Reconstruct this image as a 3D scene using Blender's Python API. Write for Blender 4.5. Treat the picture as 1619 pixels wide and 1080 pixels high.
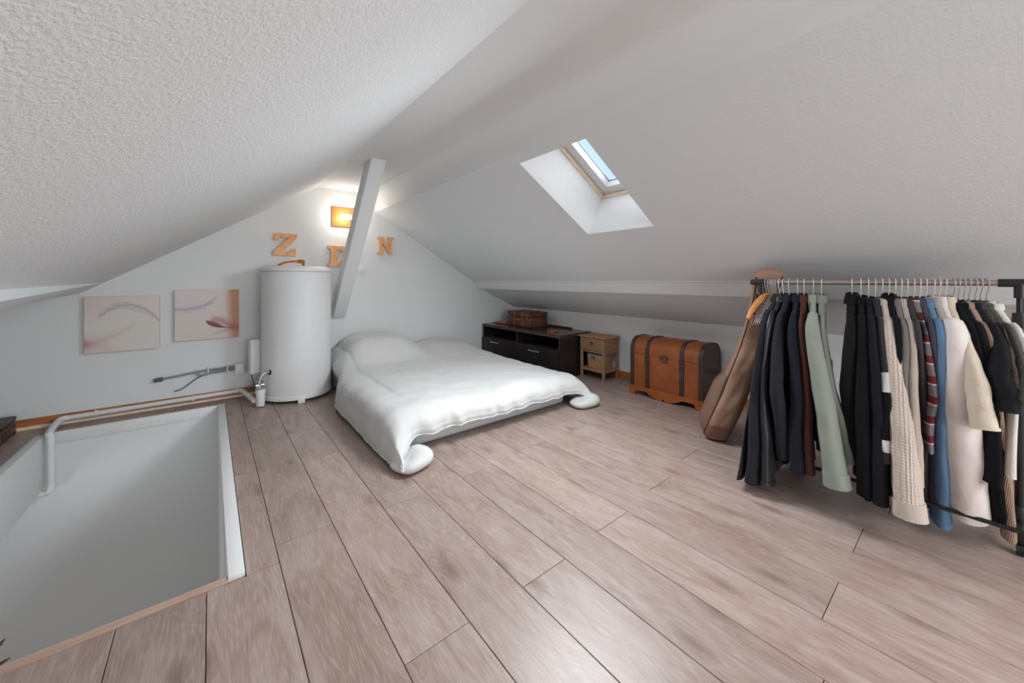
import bpy, bmesh, math, random
from mathutils import Vector, Matrix, noise

random.seed(7)
for o in list(bpy.data.objects):
    bpy.data.objects.remove(o)
scene = bpy.context.scene
COL = scene.collection
PI = math.pi

# ------------------------------------------------------------------ camera
CAM_H = 1.1
cd = bpy.data.cameras.new('camera'); cam = bpy.data.objects.new('camera', cd); COL.objects.link(cam)
cam.location = (0, 0, CAM_H); cam.rotation_euler = (PI/2, 0, -0.6787)
cd.sensor_width = 36; cd.lens = 591.8/1619*36; cd.shift_y = -(540-443.4)/1619
cd.clip_start = 0.02; cd.clip_end = 200
scene.camera = cam

# ------------------------------------------------------------------ world + big lights + exposure
world = bpy.data.worlds.new('sky'); scene.world = world; world.use_nodes = True
bg = world.node_tree.nodes['Background']
bg.inputs[0].default_value = (0.57, 0.77, 1.0, 1); bg.inputs[1].default_value = 0.82
vs = scene.view_settings
vs.view_transform = 'Standard'; vs.look = 'None'; vs.gamma = 1; vs.use_curve_mapping = False
vs.exposure = 0.48

def area(name, loc, direction, sx, sy, power, color):
    l = bpy.data.lights.new(name, 'AREA'); l.shape = 'RECTANGLE'; l.size = sx; l.size_y = sy
    l.energy = power; l.color = color
    o = bpy.data.objects.new(name, l); COL.objects.link(o); o.location = loc
    o.rotation_euler = Vector(direction).to_track_quat('-Z', 'Y').to_euler()
    return o
# daylight entering by the roof window in view
SL = -0.5984                                   # right roof slope dz/dx
SN = Vector((-SL, 0, 1)).normalized()          # outward normal of the right roof slope
SD = Vector((1, 0, SL)).normalized()           # down-slope direction
area('skylight_daylight', Vector((1.909, 1.59, 1.655)) - SN*0.004, -SN, 0.76, 0.52, 26, (0.88, 0.95, 1.0))
# the part of it that grazes the deep reveal
area('skylight_pane_daylight', Vector((1.909, 1.59, 1.655)) + SN*0.45, -SN, 0.72, 0.50, 2.0, (1.0, 0.98, 0.95))
# added fill light at an invented second roof window, behind the camera
area('rear_skylight_fill', Vector((1.909, -1.6, 1.655)) - SN*0.004, -SN, 0.75, 1.05, 32, (0.95, 0.975, 1.0))
# added fill light at an invented window in the gable behind the camera
area('rear_window_fill', (0.5, -2.60, 1.15), (0, 1, 0), 1.3, 0.95, 32, (0.98, 0.985, 1.0))
# added lamp on the landing's far left, lifting the dark of the stairwell
area('landing_fill', (-2.58, 1.8, -1.3), (1, 0, 0), 1.0, 1.2, 14, (1.0, 0.98, 0.96))

# ------------------------------------------------------------------ helpers
def new_mat(name):
    m = bpy.data.materials.new(name); m.use_nodes = True
    nt = m.node_tree; b = nt.nodes['Principled BSDF']
    return m, nt, b
def srgb(r, g, b):
    f = lambda c: (c/255/12.92) if c/255 <= 0.04045 else ((c/255+0.055)/1.055)**2.4
    return (f(r), f(g), f(b), 1)
def node(nt, t, **kw):
    n = nt.nodes.new(t)
    for k, v in kw.items(): setattr(n, k, v)
    return n
def plain(name, rgb, rough=0.6, metal=0.0, var=0.08, nscale=12, bump=0.0, bscale=80, spec=0.5, stretch=(1, 1, 1), sheen=0):
    """one colour with slight procedural variation and optional fine relief"""
    m, nt, b = new_mat(name)
    c = srgb(*rgb)
    tc = node(nt, 'ShaderNodeTexCoord'); mp = node(nt, 'ShaderNodeMapping'); mp.inputs['Scale'].default_value = stretch
    nt.links.new(tc.outputs['Object'], mp.inputs[0])
    n = node(nt, 'ShaderNodeTexNoise'); n.inputs['Scale'].default_value = nscale; n.inputs['Detail'].default_value = 4
    nt.links.new(mp.outputs[0], n.inputs['Vector'])
    r = node(nt, 'ShaderNodeValToRGB')
    r.color_ramp.elements[0].position = 0.3; r.color_ramp.elements[1].position = 0.7
    r.color_ramp.elements[0].color = tuple(x*(1-var) for x in c[:3]) + (1,)
    r.color_ramp.elements[1].color = tuple(min(1, x*(1+var)) for x in c[:3]) + (1,)
    nt.links.new(n.outputs['Fac'], r.inputs[0]); nt.links.new(r.outputs[0], b.inputs['Base Color'])
    b.inputs['Roughness'].default_value = rough; b.inputs['Metallic'].default_value = metal
    b.inputs['Specular IOR Level'].default_value = spec
    if sheen: b.inputs['Sheen Weight'].default_value = sheen
    if bump:
        n2 = node(nt, 'ShaderNodeTexNoise'); n2.inputs['Scale'].default_value = bscale; n2.inputs['Detail'].default_value = 3
        nt.links.new(mp.outputs[0], n2.inputs['Vector'])
        bp = node(nt, 'ShaderNodeBump'); bp.inputs['Strength'].default_value = bump; bp.inputs['Distance'].default_value = 0.01
        nt.links.new(n2.outputs['Fac'], bp.inputs['Height']); nt.links.new(bp.outputs[0], b.inputs['Normal'])
    return m
def wood(name, dark, light, scale=(1, 14, 14), rough=0.45, nscale=4, spec=0.4, bump=0.1):
    m, nt, b = new_mat(name)
    tc = node(nt, 'ShaderNodeTexCoord'); mp = node(nt, 'ShaderNodeMapping'); mp.inputs['Scale'].default_value = scale
    nt.links.new(tc.outputs['Object'], mp.inputs[0])
    n = node(nt, 'ShaderNodeTexNoise'); n.inputs['Scale'].default_value = nscale; n.inputs['Detail'].default_value = 6; n.inputs['Distortion'].default_value = 0.6
    nt.links.new(mp.outputs[0], n.inputs['Vector'])
    r = node(nt, 'ShaderNodeValToRGB')
    r.color_ramp.elements[0].position = 0.32; r.color_ramp.elements[1].position = 0.68
    r.color_ramp.elements[0].color = srgb(*dark); r.color_ramp.elements[1].color = srgb(*light)
    nt.links.new(n.outputs['Fac'], r.inputs[0]); nt.links.new(r.outputs[0], b.inputs['Base Color'])
    b.inputs['Roughness'].default_value = rough; b.inputs['Specular IOR Level'].default_value = spec
    bp = node(nt, 'ShaderNodeBump'); bp.inputs['Strength'].default_value = bump; bp.inputs['Distance'].default_value = 0.003
    nt.links.new(n.outputs['Fac'], bp.inputs['Height']); nt.links.new(bp.outputs[0], b.inputs['Normal'])
    return m

def tag(o, label=None, cat=None, group=None, kind=None):
    if label: o['label'] = label
    if cat: o['category'] = cat
    if group: o['group'] = group
    if kind: o['kind'] = kind
    return o
def empty(name, loc, rz=0.0, label=None, cat=None, group=None, kind=None):
    o = bpy.data.objects.new(name, None); COL.objects.link(o); o.empty_display_size = 0.05
    o.location = loc; o.rotation_euler = (0, 0, rz)
    return tag(o, label, cat, group, kind)

class MB:
    """collects shapes into one mesh"""
    def __init__(s): s.v = []; s.f = []
    def add(s, vs, fs):
        k = len(s.v); s.v += [Vector(p) for p in vs]; s.f += [tuple(i+k for i in f) for f in fs]; return s
    def box(s, x0, x1, y0, y1, z0, z1):
        return s.add([(x, y, z) for z in (z0, z1) for y in (y0, y1) for x in (x0, x1)],
                     [(0, 2, 3, 1), (4, 5, 7, 6), (0, 1, 5, 4), (2, 6, 7, 3), (0, 4, 6, 2), (1, 3, 7, 5)])
    def rings(s, rings, cap0=True, cap1=True, closed=True):
        n = len(rings[0]); k = len(s.v)
        for r in rings: s.v += [Vector(p) for p in r]
        for i in range(len(rings)-1):
            for j in range(n if closed else n-1):
                a = k+i*n+j; b = k+i*n+(j+1) % n
                s.f.append((a, b, b+n, a+n))
        if cap0: s.f.append(tuple(k+j for j in reversed(range(n))))
        if cap1: s.f.append(tuple(k+(len(rings)-1)*n+j for j in range(n)))
        return s
    def tube(s, pts, r, n=8, caps=True, flat=1.0):
        pts = [Vector(p) for p in pts]; rs = r if isinstance(r, (list, tuple)) else [r]*len(pts)
        out = []; up = None
        for i, p in enumerate(pts):
            t = (pts[min(i+1, len(pts)-1)] - pts[max(i-1, 0)]).normalized()
            if up is None:
                up = Vector((0, 0, 1)) if abs(t.z) < 0.9 else Vector((0, 1, 0))
            a = t.cross(up).normalized(); b = a.cross(t).normalized(); up = b
            out.append([p + (a*math.cos(2*PI*k/n) + b*math.sin(2*PI*k/n)*flat)*rs[i] for k in range(n)])
        return s.rings(out, caps, caps)
    def lathe(s, prof, n=32, cx=0, cy=0):
        out = [[(cx+r*math.cos(2*PI*k/n), cy+r*math.sin(2*PI*k/n), z) for k in range(n)] for r, z in prof]
        return s.rings(out)
    def prism(s, poly, axis, a, b):
        """poly of 2-d points extruded along axis from a to b"""
        def mk(u, v, w):
            return {'x': (w, u, v), 'y': (u, w, v), 'z': (u, v, w)}[axis]
        return s.rings([[mk(u, v, a) for u, v in poly], [mk(u, v, b) for u, v in poly]])
    def build(s, name, mat, parent=None, smooth=False, bevel=0.0, seg=2, weld=True, loc=None, rot=None, angle=0.6):
        bm = bmesh.new()
        vs = [bm.verts.new(p) for p in s.v]
        for f in s.f:
            try: bm.faces.new([vs[i] for i in f])
            except ValueError: pass
        bmesh.ops.recalc_face_normals(bm, faces=bm.faces)
        if bevel:
            es = [e for e in bm.edges if len(e.link_faces) == 2 and e.calc_face_angle(0) > 0.5]
            bmesh.ops.bevel(bm, geom=es, offset=bevel, segments=seg, affect='EDGES', profile=0.5, clamp_overlap=True)
        me = bpy.data.meshes.new(name); bm.to_mesh(me); bm.free()
        me.materials.append(mat)
        if smooth or bevel:
            me.polygons.foreach_set('use_smooth', [True]*len(me.polygons))
            try: me.set_sharp_from_angle(angle=angle)
            except Exception: pass
        o = bpy.data.objects.new(name, me); COL.objects.link(o)
        if parent: o.parent = parent
        if loc: o.location = loc
        if rot: o.rotation_euler = rot
        return o
def box(name, mat, parent, x0, x1, y0, y1, z0, z1, bevel=0.0, **k):
    return MB().box(x0, x1, y0, y1, z0, z1).build(name, mat, parent, bevel=bevel, **k)
def struct(o): o['kind'] = 'structure'; return o
def copy_tree(o, parent=None):
    c = o.copy(); COL.objects.link(c); c.parent = parent
    for ch in o.children: copy_tree(ch, c)
    return c
def smoothstep(a, b, x):
    t = max(0, min(1, (x-a)/(b-a))); return t*t*(3-2*t)
def spline(pts, n=8):
    """catmull-rom through points"""
    P = [Vector(p) for p in pts]; P = [2*P[0]-P[1]] + P + [2*P[-1]-P[-2]]
    out = []
    for i in range(1, len(P)-2):
        for k in range(n):
            t = k/n
            out.append(0.5*((2*P[i]) + (-P[i-1]+P[i+1])*t + (2*P[i-1]-5*P[i]+4*P[i+1]-P[i+2])*t*t + (-P[i-1]+3*P[i]-3*P[i+1]+P[i+2])*t**3))
    out.append(P[-2]); return out
def interp(tab, x):
    if x <= tab[0][0]: return tab[0][1]
    for (a, p), (b, q) in zip(tab, tab[1:]):
        if x <= b: return p + (q-p)*(x-a)/(b-a)
    return tab[-1][1]

# ------------------------------------------------------------------ materials
def plaster(name, rgb, strength, scale, dist=0.01, rough=0.85):
    m, nt, b = new_mat(name)
    b.inputs['Base Color'].default_value = srgb(*rgb); b.inputs['Roughness'].default_value = rough
    b.inputs['Specular IOR Level'].default_value = 0.2
    g = node(nt, 'ShaderNodeNewGeometry')
    n = node(nt, 'ShaderNodeTexNoise'); n.inputs['Scale'].default_value = scale; n.inputs['Detail'].default_value = 5; n.inputs['Roughness'].default_value = 0.65
    nt.links.new(g.outputs['Position'], n.inputs['Vector'])
    bp = node(nt, 'ShaderNodeBump'); bp.inputs['Strength'].default_value = strength; bp.inputs['Distance'].default_value = dist
    nt.links.new(n.outputs['Fac'], bp.inputs['Height']); nt.links.new(bp.outputs[0], b.inputs['Normal'])
    return m
M = {}
M['wall'] = plaster('smooth_plaster', (228, 230, 230), 0.12, 60, 0.004)
M['rough'] = plaster('roughcast_plaster', (229, 231, 231), 0.55, 95, 0.012)
M['mid'] = plaster('orange_peel_plaster', (225, 229, 231), 0.35, 100, 0.006)
M['white'] = plain('white_paint', (228, 228, 228), 0.45, var=0.015)
M['enamel'] = plain('white_enamel', (226, 227, 227), 0.5, var=0.01)
M['plastic'] = plain('white_plastic', (226, 227, 227), 0.35, var=0.01)
M['pine'] = wood('orange_pine', (160, 98, 54), (186, 122, 74), (2, 14, 14))
M['pale_pine'] = wood('pale_pine', (236, 214, 190), (246, 228, 208), (4, 4, 18))
M['letter_wood'] = wood('letter_pine', (218, 158, 104), (238, 184, 134), (10, 3, 3), 0.5)
M['subfloor'] = plain('dark_underlay', (70, 56, 50), 0.9)
M['strip'] = wood('nosing_oak', (176, 146, 130), (196, 168, 152), (2, 30, 30))
M['black_plastic'] = plain('black_plastic', (28, 29, 31), 0.4)
M['black_metal'] = plain('black_metal', (24, 25, 27), 0.35, spec=0.5)
M['chrome'] = plain('brushed_steel', (180, 176, 174), 0.42, metal=1.0, var=0.03)
M['grey_conduit'] = plain('grey_conduit', (140, 142, 144), 0.5)
M['brass'] = plain('brass', (196, 142, 70), 0.3, metal=1.0)
M['copper'] = plain('copper_pipe', (226, 110, 50), 0.35, metal=0.4)

def plank_material():
    m, nt, b = new_mat('limed_oak_laminate')
    L = nt.links.new
    g = node(nt, 'ShaderNodeNewGeometry'); oi = node(nt, 'ShaderNodeObjectInfo')
    # every board shifts the pattern by its own random amount
    mul = node(nt, 'ShaderNodeVectorMath', operation='MULTIPLY_ADD')
    comb = node(nt, 'ShaderNodeCombineXYZ')
    L(oi.outputs['Random'], comb.inputs[0]); L(oi.outputs['Random'], comb.inputs[1]); L(oi.outputs['Random'], comb.inputs[2])
    mul.inputs[1].default_value = (37, 53, 91)
    L(comb.outputs[0], mul.inputs[0]); L(g.outputs['Position'], mul.inputs[2])
    def noise_tex(sc, scale, detail, dist=0.0, rough=0.5):
        mp = node(nt, 'ShaderNodeMapping'); mp.inputs['Scale'].default_value = sc
        L(mul.outputs[0], mp.inputs[0])
        n = node(nt, 'ShaderNodeTexNoise'); n.inputs['Scale'].default_value = scale; n.inputs['Detail'].default_value = detail
        n.inputs['Distortion'].default_value = dist; n.inputs['Roughness'].default_value = rough
        L(mp.outputs[0], n.inputs['Vector']); return n
    broad = noise_tex((7, 1.5, 1), 1.6, 5, 1.4)
    # cathedral grain: contour lines of a stretched field
    field = noise_tex((5.0, 0.9, 1), 1.3, 2, 0.3)
    m1 = node(nt, 'ShaderNodeMath', operation='MULTIPLY'); m1.inputs[1].default_value = 150
    mpk = node(nt, 'ShaderNodeMapping'); mpk.inputs['Scale'].default_value = (3.2, 1.15, 1); L(mul.outputs[0], mpk.inputs[0])
    vok = node(nt, 'ShaderNodeTexVoronoi', voronoi_dimensions='2D'); vok.inputs['Scale'].default_value = 1.0; L(mpk.outputs[0], vok.inputs['Vector'])
    ofs = node(nt, 'ShaderNodeMath', operation='ADD'); ofs.inputs[1].default_value = 0.10; L(vok.outputs['Distance'], ofs.inputs[0])
    inv_ = node(nt, 'ShaderNodeMath', operation='DIVIDE'); inv_.inputs[0].default_value = 0.035; L(ofs.outputs[0], inv_.inputs[1])
    fsum = node(nt, 'ShaderNodeMath', operation='ADD'); L(field.outputs['Fac'], fsum.inputs[0]); L(inv_.outputs[0], fsum.inputs[1])
    L(fsum.outputs[0], m1.inputs[0])
    m2 = node(nt, 'ShaderNodeMath', operation='SINE'); L(m1.outputs[0], m2.inputs[0])
    fine = noise_tex((230, 9, 1), 1.5, 6)
    r = node(nt, 'ShaderNodeValToRGB'); e = r.color_ramp.elements
    e[0].position = 0.30; e[0].color = srgb(144, 120, 110); e[1].position = 0.70; e[1].color = srgb(168, 150, 142)
    mid = r.color_ramp.elements.new(0.5); mid.color = srgb(158, 136, 126)
    L(broad.outputs['Fac'], r.inputs[0])
    # white liming in the grain
    add = node(nt, 'ShaderNodeMath', operation='MULTIPLY_ADD'); add.inputs[1].default_value = 0.06; L(m2.outputs[0], add.inputs[0]); L(fine.outputs['Fac'], add.inputs[2])
    lr = node(nt, 'ShaderNodeMapRange'); lr.inputs[1].default_value = 0.46; lr.inputs[2].default_value = 0.86; lr.inputs[4].default_value = 0.78; L(add.outputs[0], lr.inputs[0])
    mx = node(nt, 'ShaderNodeMix', data_type='RGBA'); L(lr.outputs[0], mx.inputs[0]); L(r.outputs[0], mx.inputs[6]); mx.inputs[7].default_value = srgb(190, 177, 172)
    # knots
    wob = node(nt, 'ShaderNodeMath', operation='MULTIPLY_ADD'); wob.inputs[1].default_value = 0.10; L(fine.outputs['Fac'], wob.inputs[0]); L(vok.outputs['Distance'], wob.inputs[2])
    kr = node(nt, 'ShaderNodeMapRange'); kr.inputs[1].default_value = 0.16; kr.inputs[2].default_value = 0.06; kr.inputs[3].default_value = 0; kr.inputs[4].default_value = 0.8; L(wob.outputs[0], kr.inputs[0])
    kx = node(nt, 'ShaderNodeMix', data_type='RGBA'); L(kr.outputs[0], kx.inputs[0]); L(mx.outputs[2], kx.inputs[6]); kx.inputs[7].default_value = srgb(122, 100, 90)
    # whole-board tone
    hs = node(nt, 'ShaderNodeHueSaturation'); tr = node(nt, 'ShaderNodeMapRange'); tr.inputs[3].default_value = 0.90; tr.inputs[4].default_value = 1.06
    L(oi.outputs['Random'], tr.inputs[0]); L(tr.outputs[0], hs.inputs['Value']); L(kx.outputs[2], hs.inputs['Color'])
    L(hs.outputs[0], b.inputs['Base Color'])
    b.inputs['Roughness'].default_value = 0.36; b.inputs['Specular IOR Level'].default_value = 0.55
    bp = node(nt, 'ShaderNodeBump'); bp.inputs['Strength'].default_value = 0.12; bp.inputs['Distance'].default_value = 0.002
    L(add.outputs[0], bp.inputs['Height']); L(bp.outputs[0], b.inputs['Normal'])
    return m
M['plank'] = plank_material()

# ================================================================== THE SETTING
YG = 4.42            # gable wall in view
YB = -2.70           # gable wall behind the camera
XK = 3.60            # knee wall on the right
XL = -2.40           # knee wall on the left
WX0, WX1, WY0, WY1 = -0.91, 0.055, 1.745, 4.17   # stairwell opening
T = 0.12

# ---- sub-floor slab with the stairwell hole; boards are its parts
fb = MB()
fb.box(XL, XK, YB, WY0-0.012, -0.06, -0.010)
fb.box(WX1+0.012, XK, WY0-0.012, YG, -0.06, -0.010)
fb.box(XL, WX0-0.012, WY0-0.012, YG, -0.06, -0.010)
fb.box(WX0-0.012, WX1+0.012, WY1+0.012, YG, -0.06, -0.010)
floor = struct(fb.build('floor', M['subfloor']))
tag(floor, 'limed oak laminate floor boards running towards the gable wall', 'floor')

row_edges = [XL, -2.232, -2.010, -1.788, -1.566, -1.344, -1.122, -0.900, -0.677, -0.455, -0.232, -0.010, 0.211, 0.432, 0.651, 0.872, 1.092, 1.317, 1.546, 1.784, 2.022, 2.258, 2.485, 2.710, 2.935, 3.160, 3.385, XK]
known = {12: 1.823, 13: 1.026, 14: 1.789, 15: 1.020, 16: 1.803, 17: 1.041, 18: 1.855, 19: 1.075, 20: 0.314, 21: 1.135, 11: 2.615, 10: 0.35, 9: 1.15}
PL = 1.54
GAP = 0.0023
holes = [(WX0-0.02, WX1+0.05, WY0-0.040, WY1+0.02)]
def plank(x0, x1, y0, y1):
    if x1-x0 < 0.02 or y1-y0 < 0.02: return
    mb = MB(); c = 0.0012
    X0, X1, Y0, Y1 = x0+GAP/2, x1-GAP/2, y0+GAP/2, y1-GAP/2
    r = lambda i, z: [(X0+i, Y0+i, z), (X1-i, Y0+i, z), (X1-i, Y1-i, z), (X0+i, Y1-i, z)]
    mb.rings([r(0, -0.0095), r(0, -c), r(c, 0)])
    mb.build('plank', M['plank'], floor)
for i in range(len(row_edges)-1):
    x0, x1 = row_edges[i], row_edges[i+1]
    j = known.get(i, 1.03 if i % 2 else 1.80)
    ys = [j + k*PL for k in range(-6, 6)]
    ys = [YB] + [y for y in ys if YB+0.05 < y < YG-0.05] + [YG]
    for a, b in zip(ys, ys[1:]):
        segs = [(x0, x1, a, b)]
        for hx0, hx1, hy0, hy1 in holes:
            out = []
            for (p0, p1, q0, q1) in segs:
                if p1 <= hx0 or p0 >= hx1 or q1 <= hy0 or q0 >= hy1: out.append((p0, p1, q0, q1)); continue
                if q0 < hy0: out.append((p0, p1, q0, hy0))
                if q1 > hy1: out.append((p0, p1, hy1, q1))
                m0, m1 = max(q0, hy0), min(q1, hy1)
                if p0 < hx0: out.append((p0, hx0, m0, m1))
                if p1 > hx1: out.append((hx1, p1, m0, m1))
            segs = out
        for s_ in segs: plank(*s_)

# ---- roof profile (x, z)
RL = (0.893, 2.100)          # top of left slope
RR = (1.500, 2.100)          # right end of flat ceiling strip
RC = (1.504, 1.900)          # crease, top of right slope
BR1 = (2.866, 1.085)         # right purlin, top edge
LS = (-0.665, 1.082)         # foot of the left slope (purlin)
# left slope slab
dl = Vector((RL[0]-LS[0], RL[1]-LS[1])).normalized(); nl = Vector((-dl.y, dl.x))*T
ml = MB().prism([(LS[0]-0.12, LS[1]-0.12*dl.y/dl.x), RL, (RL[0]+nl.x, RL[1]+nl.y+0.05), (LS[0]-0.12+nl.x, LS[1]-0.12*dl.y/dl.x+nl.y)], 'y', YB-T, YG+T)
o = struct(ml.build('ceiling', M['rough'])); tag(o, 'left roof slope in coarse white roughcast plaster', 'ceiling')
# flat strip under the ridge, with the slightly lower plastered run in front of the brace
mr = MB().box(RL[0]-0.02, RR[0]+0.15, YB-T, 3.27, 2.088, 2.25).box(RL[0]-0.02, RR[0]+0.15, 3.27, YG+T, 2.100, 2.25)
o = struct(mr.build('ceiling', M['wall'])); tag(o, 'narrow flat ceiling strip under the roof ridge', 'ceiling')
# vertical cheek between flat strip and right slope
arc_ = [(RR[0]-0.12*(1-math.sin(a)), 2.0875-0.12*(1-math.cos(a))) for a in [i*PI/2/8 for i in range(9)]]
mr = MB().prism(arc_+[RC, (RC[0]+0.25, 1.90+0.25), (RR[0]+0.1, 2.2), (RR[0]-0.12, 2.2)], 'y', YB-T, YG+T)
o = struct(mr.build('trim_1', M['wall'], smooth=True, angle=0.5)); tag(o, 'upright plaster cheek along the ridge above the right slope', 'trim')
# right slope: thick slab with the roof-window opening and an added rear one for fill
TH = 0.36
def slope_pt(u, y, d):       # u = distance down the slope from the crease, d = depth outward
    return Vector((RC[0], y, RC[1])) + SD*u + SN*d
ULEN = (BR1[0]-RC[0])/SD.x + 0.03
hu0, hu1 = (1.565-RC[0])/SD.x, (2.253-RC[0])/SD.x
HOLES_Y = [(1.313, 1.870), (-2.15, -1.05)]
us = [0, hu0, hu1, ULEN]; ysb = [YB-T, HOLES_Y[1][0], HOLES_Y[1][1], HOLES_Y[0][0], HOLES_Y[0][1], YG+T]
mr = MB()
for a in range(3):
    for b in range(5):
        if a == 1 and b in (1, 3): continue
        c = [(us[a], ysb[b]), (us[a+1], ysb[b]), (us[a+1], ysb[b+1]), (us[a], ysb[b+1])]
        mr.rings([[slope_pt(u, y, 0) for u, y in c], [slope_pt(u, y, TH) for u, y in c]])
o = struct(mr.build('ceiling', M['mid'])); tag(o, 'right roof slope of white plaster with the roof window', 'ceiling')
# lining of the reveal
def lining(y0, y1, nm):
    mb = MB(); e = 0.004
    def quad(p, q, r, s):
        mb.rings([[p, q], [s, r]], False, False, closed=False)
    for (ua, ya, ub, yb, du, dy) in ((hu0, y1, hu1, y1, 0, -e), (hu0, y0, hu1, y0, 0, e), (hu1, y0, hu1, y1, -e, 0), (hu0, y0, hu0, y1, e, 0)):
        mb.rings([[slope_pt(ua+du, ya+dy, 0), slope_pt(ub+du, yb+dy, 0), slope_pt(ub, yb, 0), slope_pt(ua, ya, 0)],
                  [slope_pt(ua+du, ya+dy, TH), slope_pt(ub+du, yb+dy, TH), slope_pt(ub, yb, TH), slope_pt(ua, ya, TH)]])
    o = struct(mb.build(nm, M['white'])); tag(o, 'smooth white reveal lining the roof window opening' if y0 > 0 else 'smooth white reveal of the added fill-light window at the rear end of the attic', 'trim')
lining(*HOLES_Y[0], 'trim_2'); lining(*HOLES_Y[1], 'trim_3')
# purlin on the right: top bead, face, underside; then the lower slope
mp_ = MB().prism([(2.848, 1.098), (2.858, 1.090), (2.872, 1.078), (2.948, 0.985), (2.985, 0.972), (3.2, 0.93), (3.2, 1.25), (2.9, 1.25)], 'y', YB-T, YG+T)
o = struct(mp_.build('trim_4', M['wall'])); tag(o, 'white plastered purlin running along the right roof slope', 'trim')
ml = MB().prism([(2.960, 1.000), (XK+0.01, 0.700-0.006), (XK+T, 0.70), (XK+T, 0.85), (3.0, 1.2)], 'y', YB-T, YG+T)
o = struct(ml.build('ceiling', M['mid'])); tag(o, 'lower right roof slope between purlin and knee wall', 'ceiling')
# bead of plaster along the purlin's upper edge
o = struct(MB().tube([(2.856, YB, 1.093), (2.856, YG, 1.093)], 0.006, 6).build('trim_5', M['white'], smooth=True)); tag(o, 'thin white bead along the top of the purlin', 'trim')

# left purlin, thinning out towards the gable
g = Vector((LS[0], YG, LS[1]))
def lp(y):
    k = (YG-y)/(YG-2.62)
    return [Vector((LS[0]-0.035*k, y, LS[1]-0.021*k)), Vector((LS[0]+0.006*k, y, LS[1]-0.062*k)), Vector((LS[0]-0.055-0.03*k, y, LS[1]-0.03-0.095*k)), Vector((LS[0]-0.35, y, LS[1]-0.06-0.1*k)), Vector((LS[0]-0.35, y, LS[1]+0.05))]
mb = MB().rings([lp(YG-0.0), lp(3.6), lp(2.6), lp(1.0), lp(0.0), lp(YB)])
o = struct(mb.build('trim_6', M['mid'])); tag(o, 'white purlin under the left roughcast slope above the feather canvases', 'trim')
ml = MB().prism([(LS[0]-0.06, LS[1]+0.01), (LS[0]-0.06, LS[1]+0.16), (XL-T, 0.62), (XL-T, 0.42)], 'y', YB-T, YG+T)
o = struct(ml.build('ceiling', M['mid'])); tag(o, 'lower left roof slope running down to the eaves', 'ceiling')

# ---- walls
gp = [(XL-T, -0.06), (XK+T, -0.06), (XK+T, 1.0), (2.9, 1.6), (1.7, 2.3), (0.7, 2.3), (-0.8, 1.4), (XL-T, 0.7)]
o = struct(MB().prism(gp, 'y', YG, YG+T).build('wall_back', M['wall'])); tag(o, 'white gable wall with paintings, wooden letters and wall lamp', 'wall')
# gable behind the camera, with a window opening added for fill light
WW = (-0.15, 1.15, 0.65, 1.65)
mb = MB()
mb.prism([(XL-T, -0.06), (WW[0], -0.06), (WW[0], 1.85), (-0.8, 1.4), (XL-T, 0.7)], 'y', YB-T, YB)
mb.prism([(WW[1], -0.06), (XK+T, -0.06), (XK+T, 1.0), (2.9, 1.6), (1.7, 2.3), (WW[1], 2.3)], 'y', YB-T, YB)
mb.prism([(WW[0], -0.06), (WW[1], -0.06), (WW[1], WW[2]), (WW[0], WW[2])], 'y', YB-T, YB)
mb.prism([(WW[0], WW[3]), (WW[1], WW[3]), (WW[1], 2.3), (0.7, 2.3), (WW[0], 1.85)], 'y', YB-T, YB)
o = struct(mb.build('wall_front', M['wall'])); tag(o, 'white gable wall at the rear end of the attic with an added fill-light window', 'wall')
o = struct(box('wall_right', M['wall'], None, XK, XK+T, YB-T, YG+T, -0.06, 0.74)); tag(o, 'low white knee wall behind the chest and media unit', 'wall')
o = struct(box('wall_left', M['wall'], None, XL-T, XL, YB-T, YG+T, -0.06, 0.55)); tag(o, 'low white knee wall under the left eaves', 'wall')

# ---- baseboards
def bead(x0, x1, y0, y1): pass
bb = MB().prism([(YG, 0), (YG-0.012, 0), (YG-0.012, 0.066), (YG-0.006, 0.072), (YG, 0.072)], 'x', XL, 0.42)
b_ = struct(bb.build('baseboard_back', M['pine'])); tag(b_, 'orange pine baseboard along the gable wall', 'baseboard')
MB().prism([(YG-0.012, 0), (YG-0.036, 0), (YG-0.033, 0.008), (YG-0.022, 0.016), (YG-0.012, 0.018)], 'x', XL, 0.42).build('quarter_round', M['pale_pine'], b_)
bb = MB().prism([(XK, 0), (XK-0.012, 0), (XK-0.012, 0.078), (XK-0.006, 0.084), (XK, 0.084)], 'y', YB, YG)
b_ = struct(bb.build('baseboard_right', M['pine'])); tag(b_, 'orange pine baseboard along the low knee wall', 'baseboard')

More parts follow.
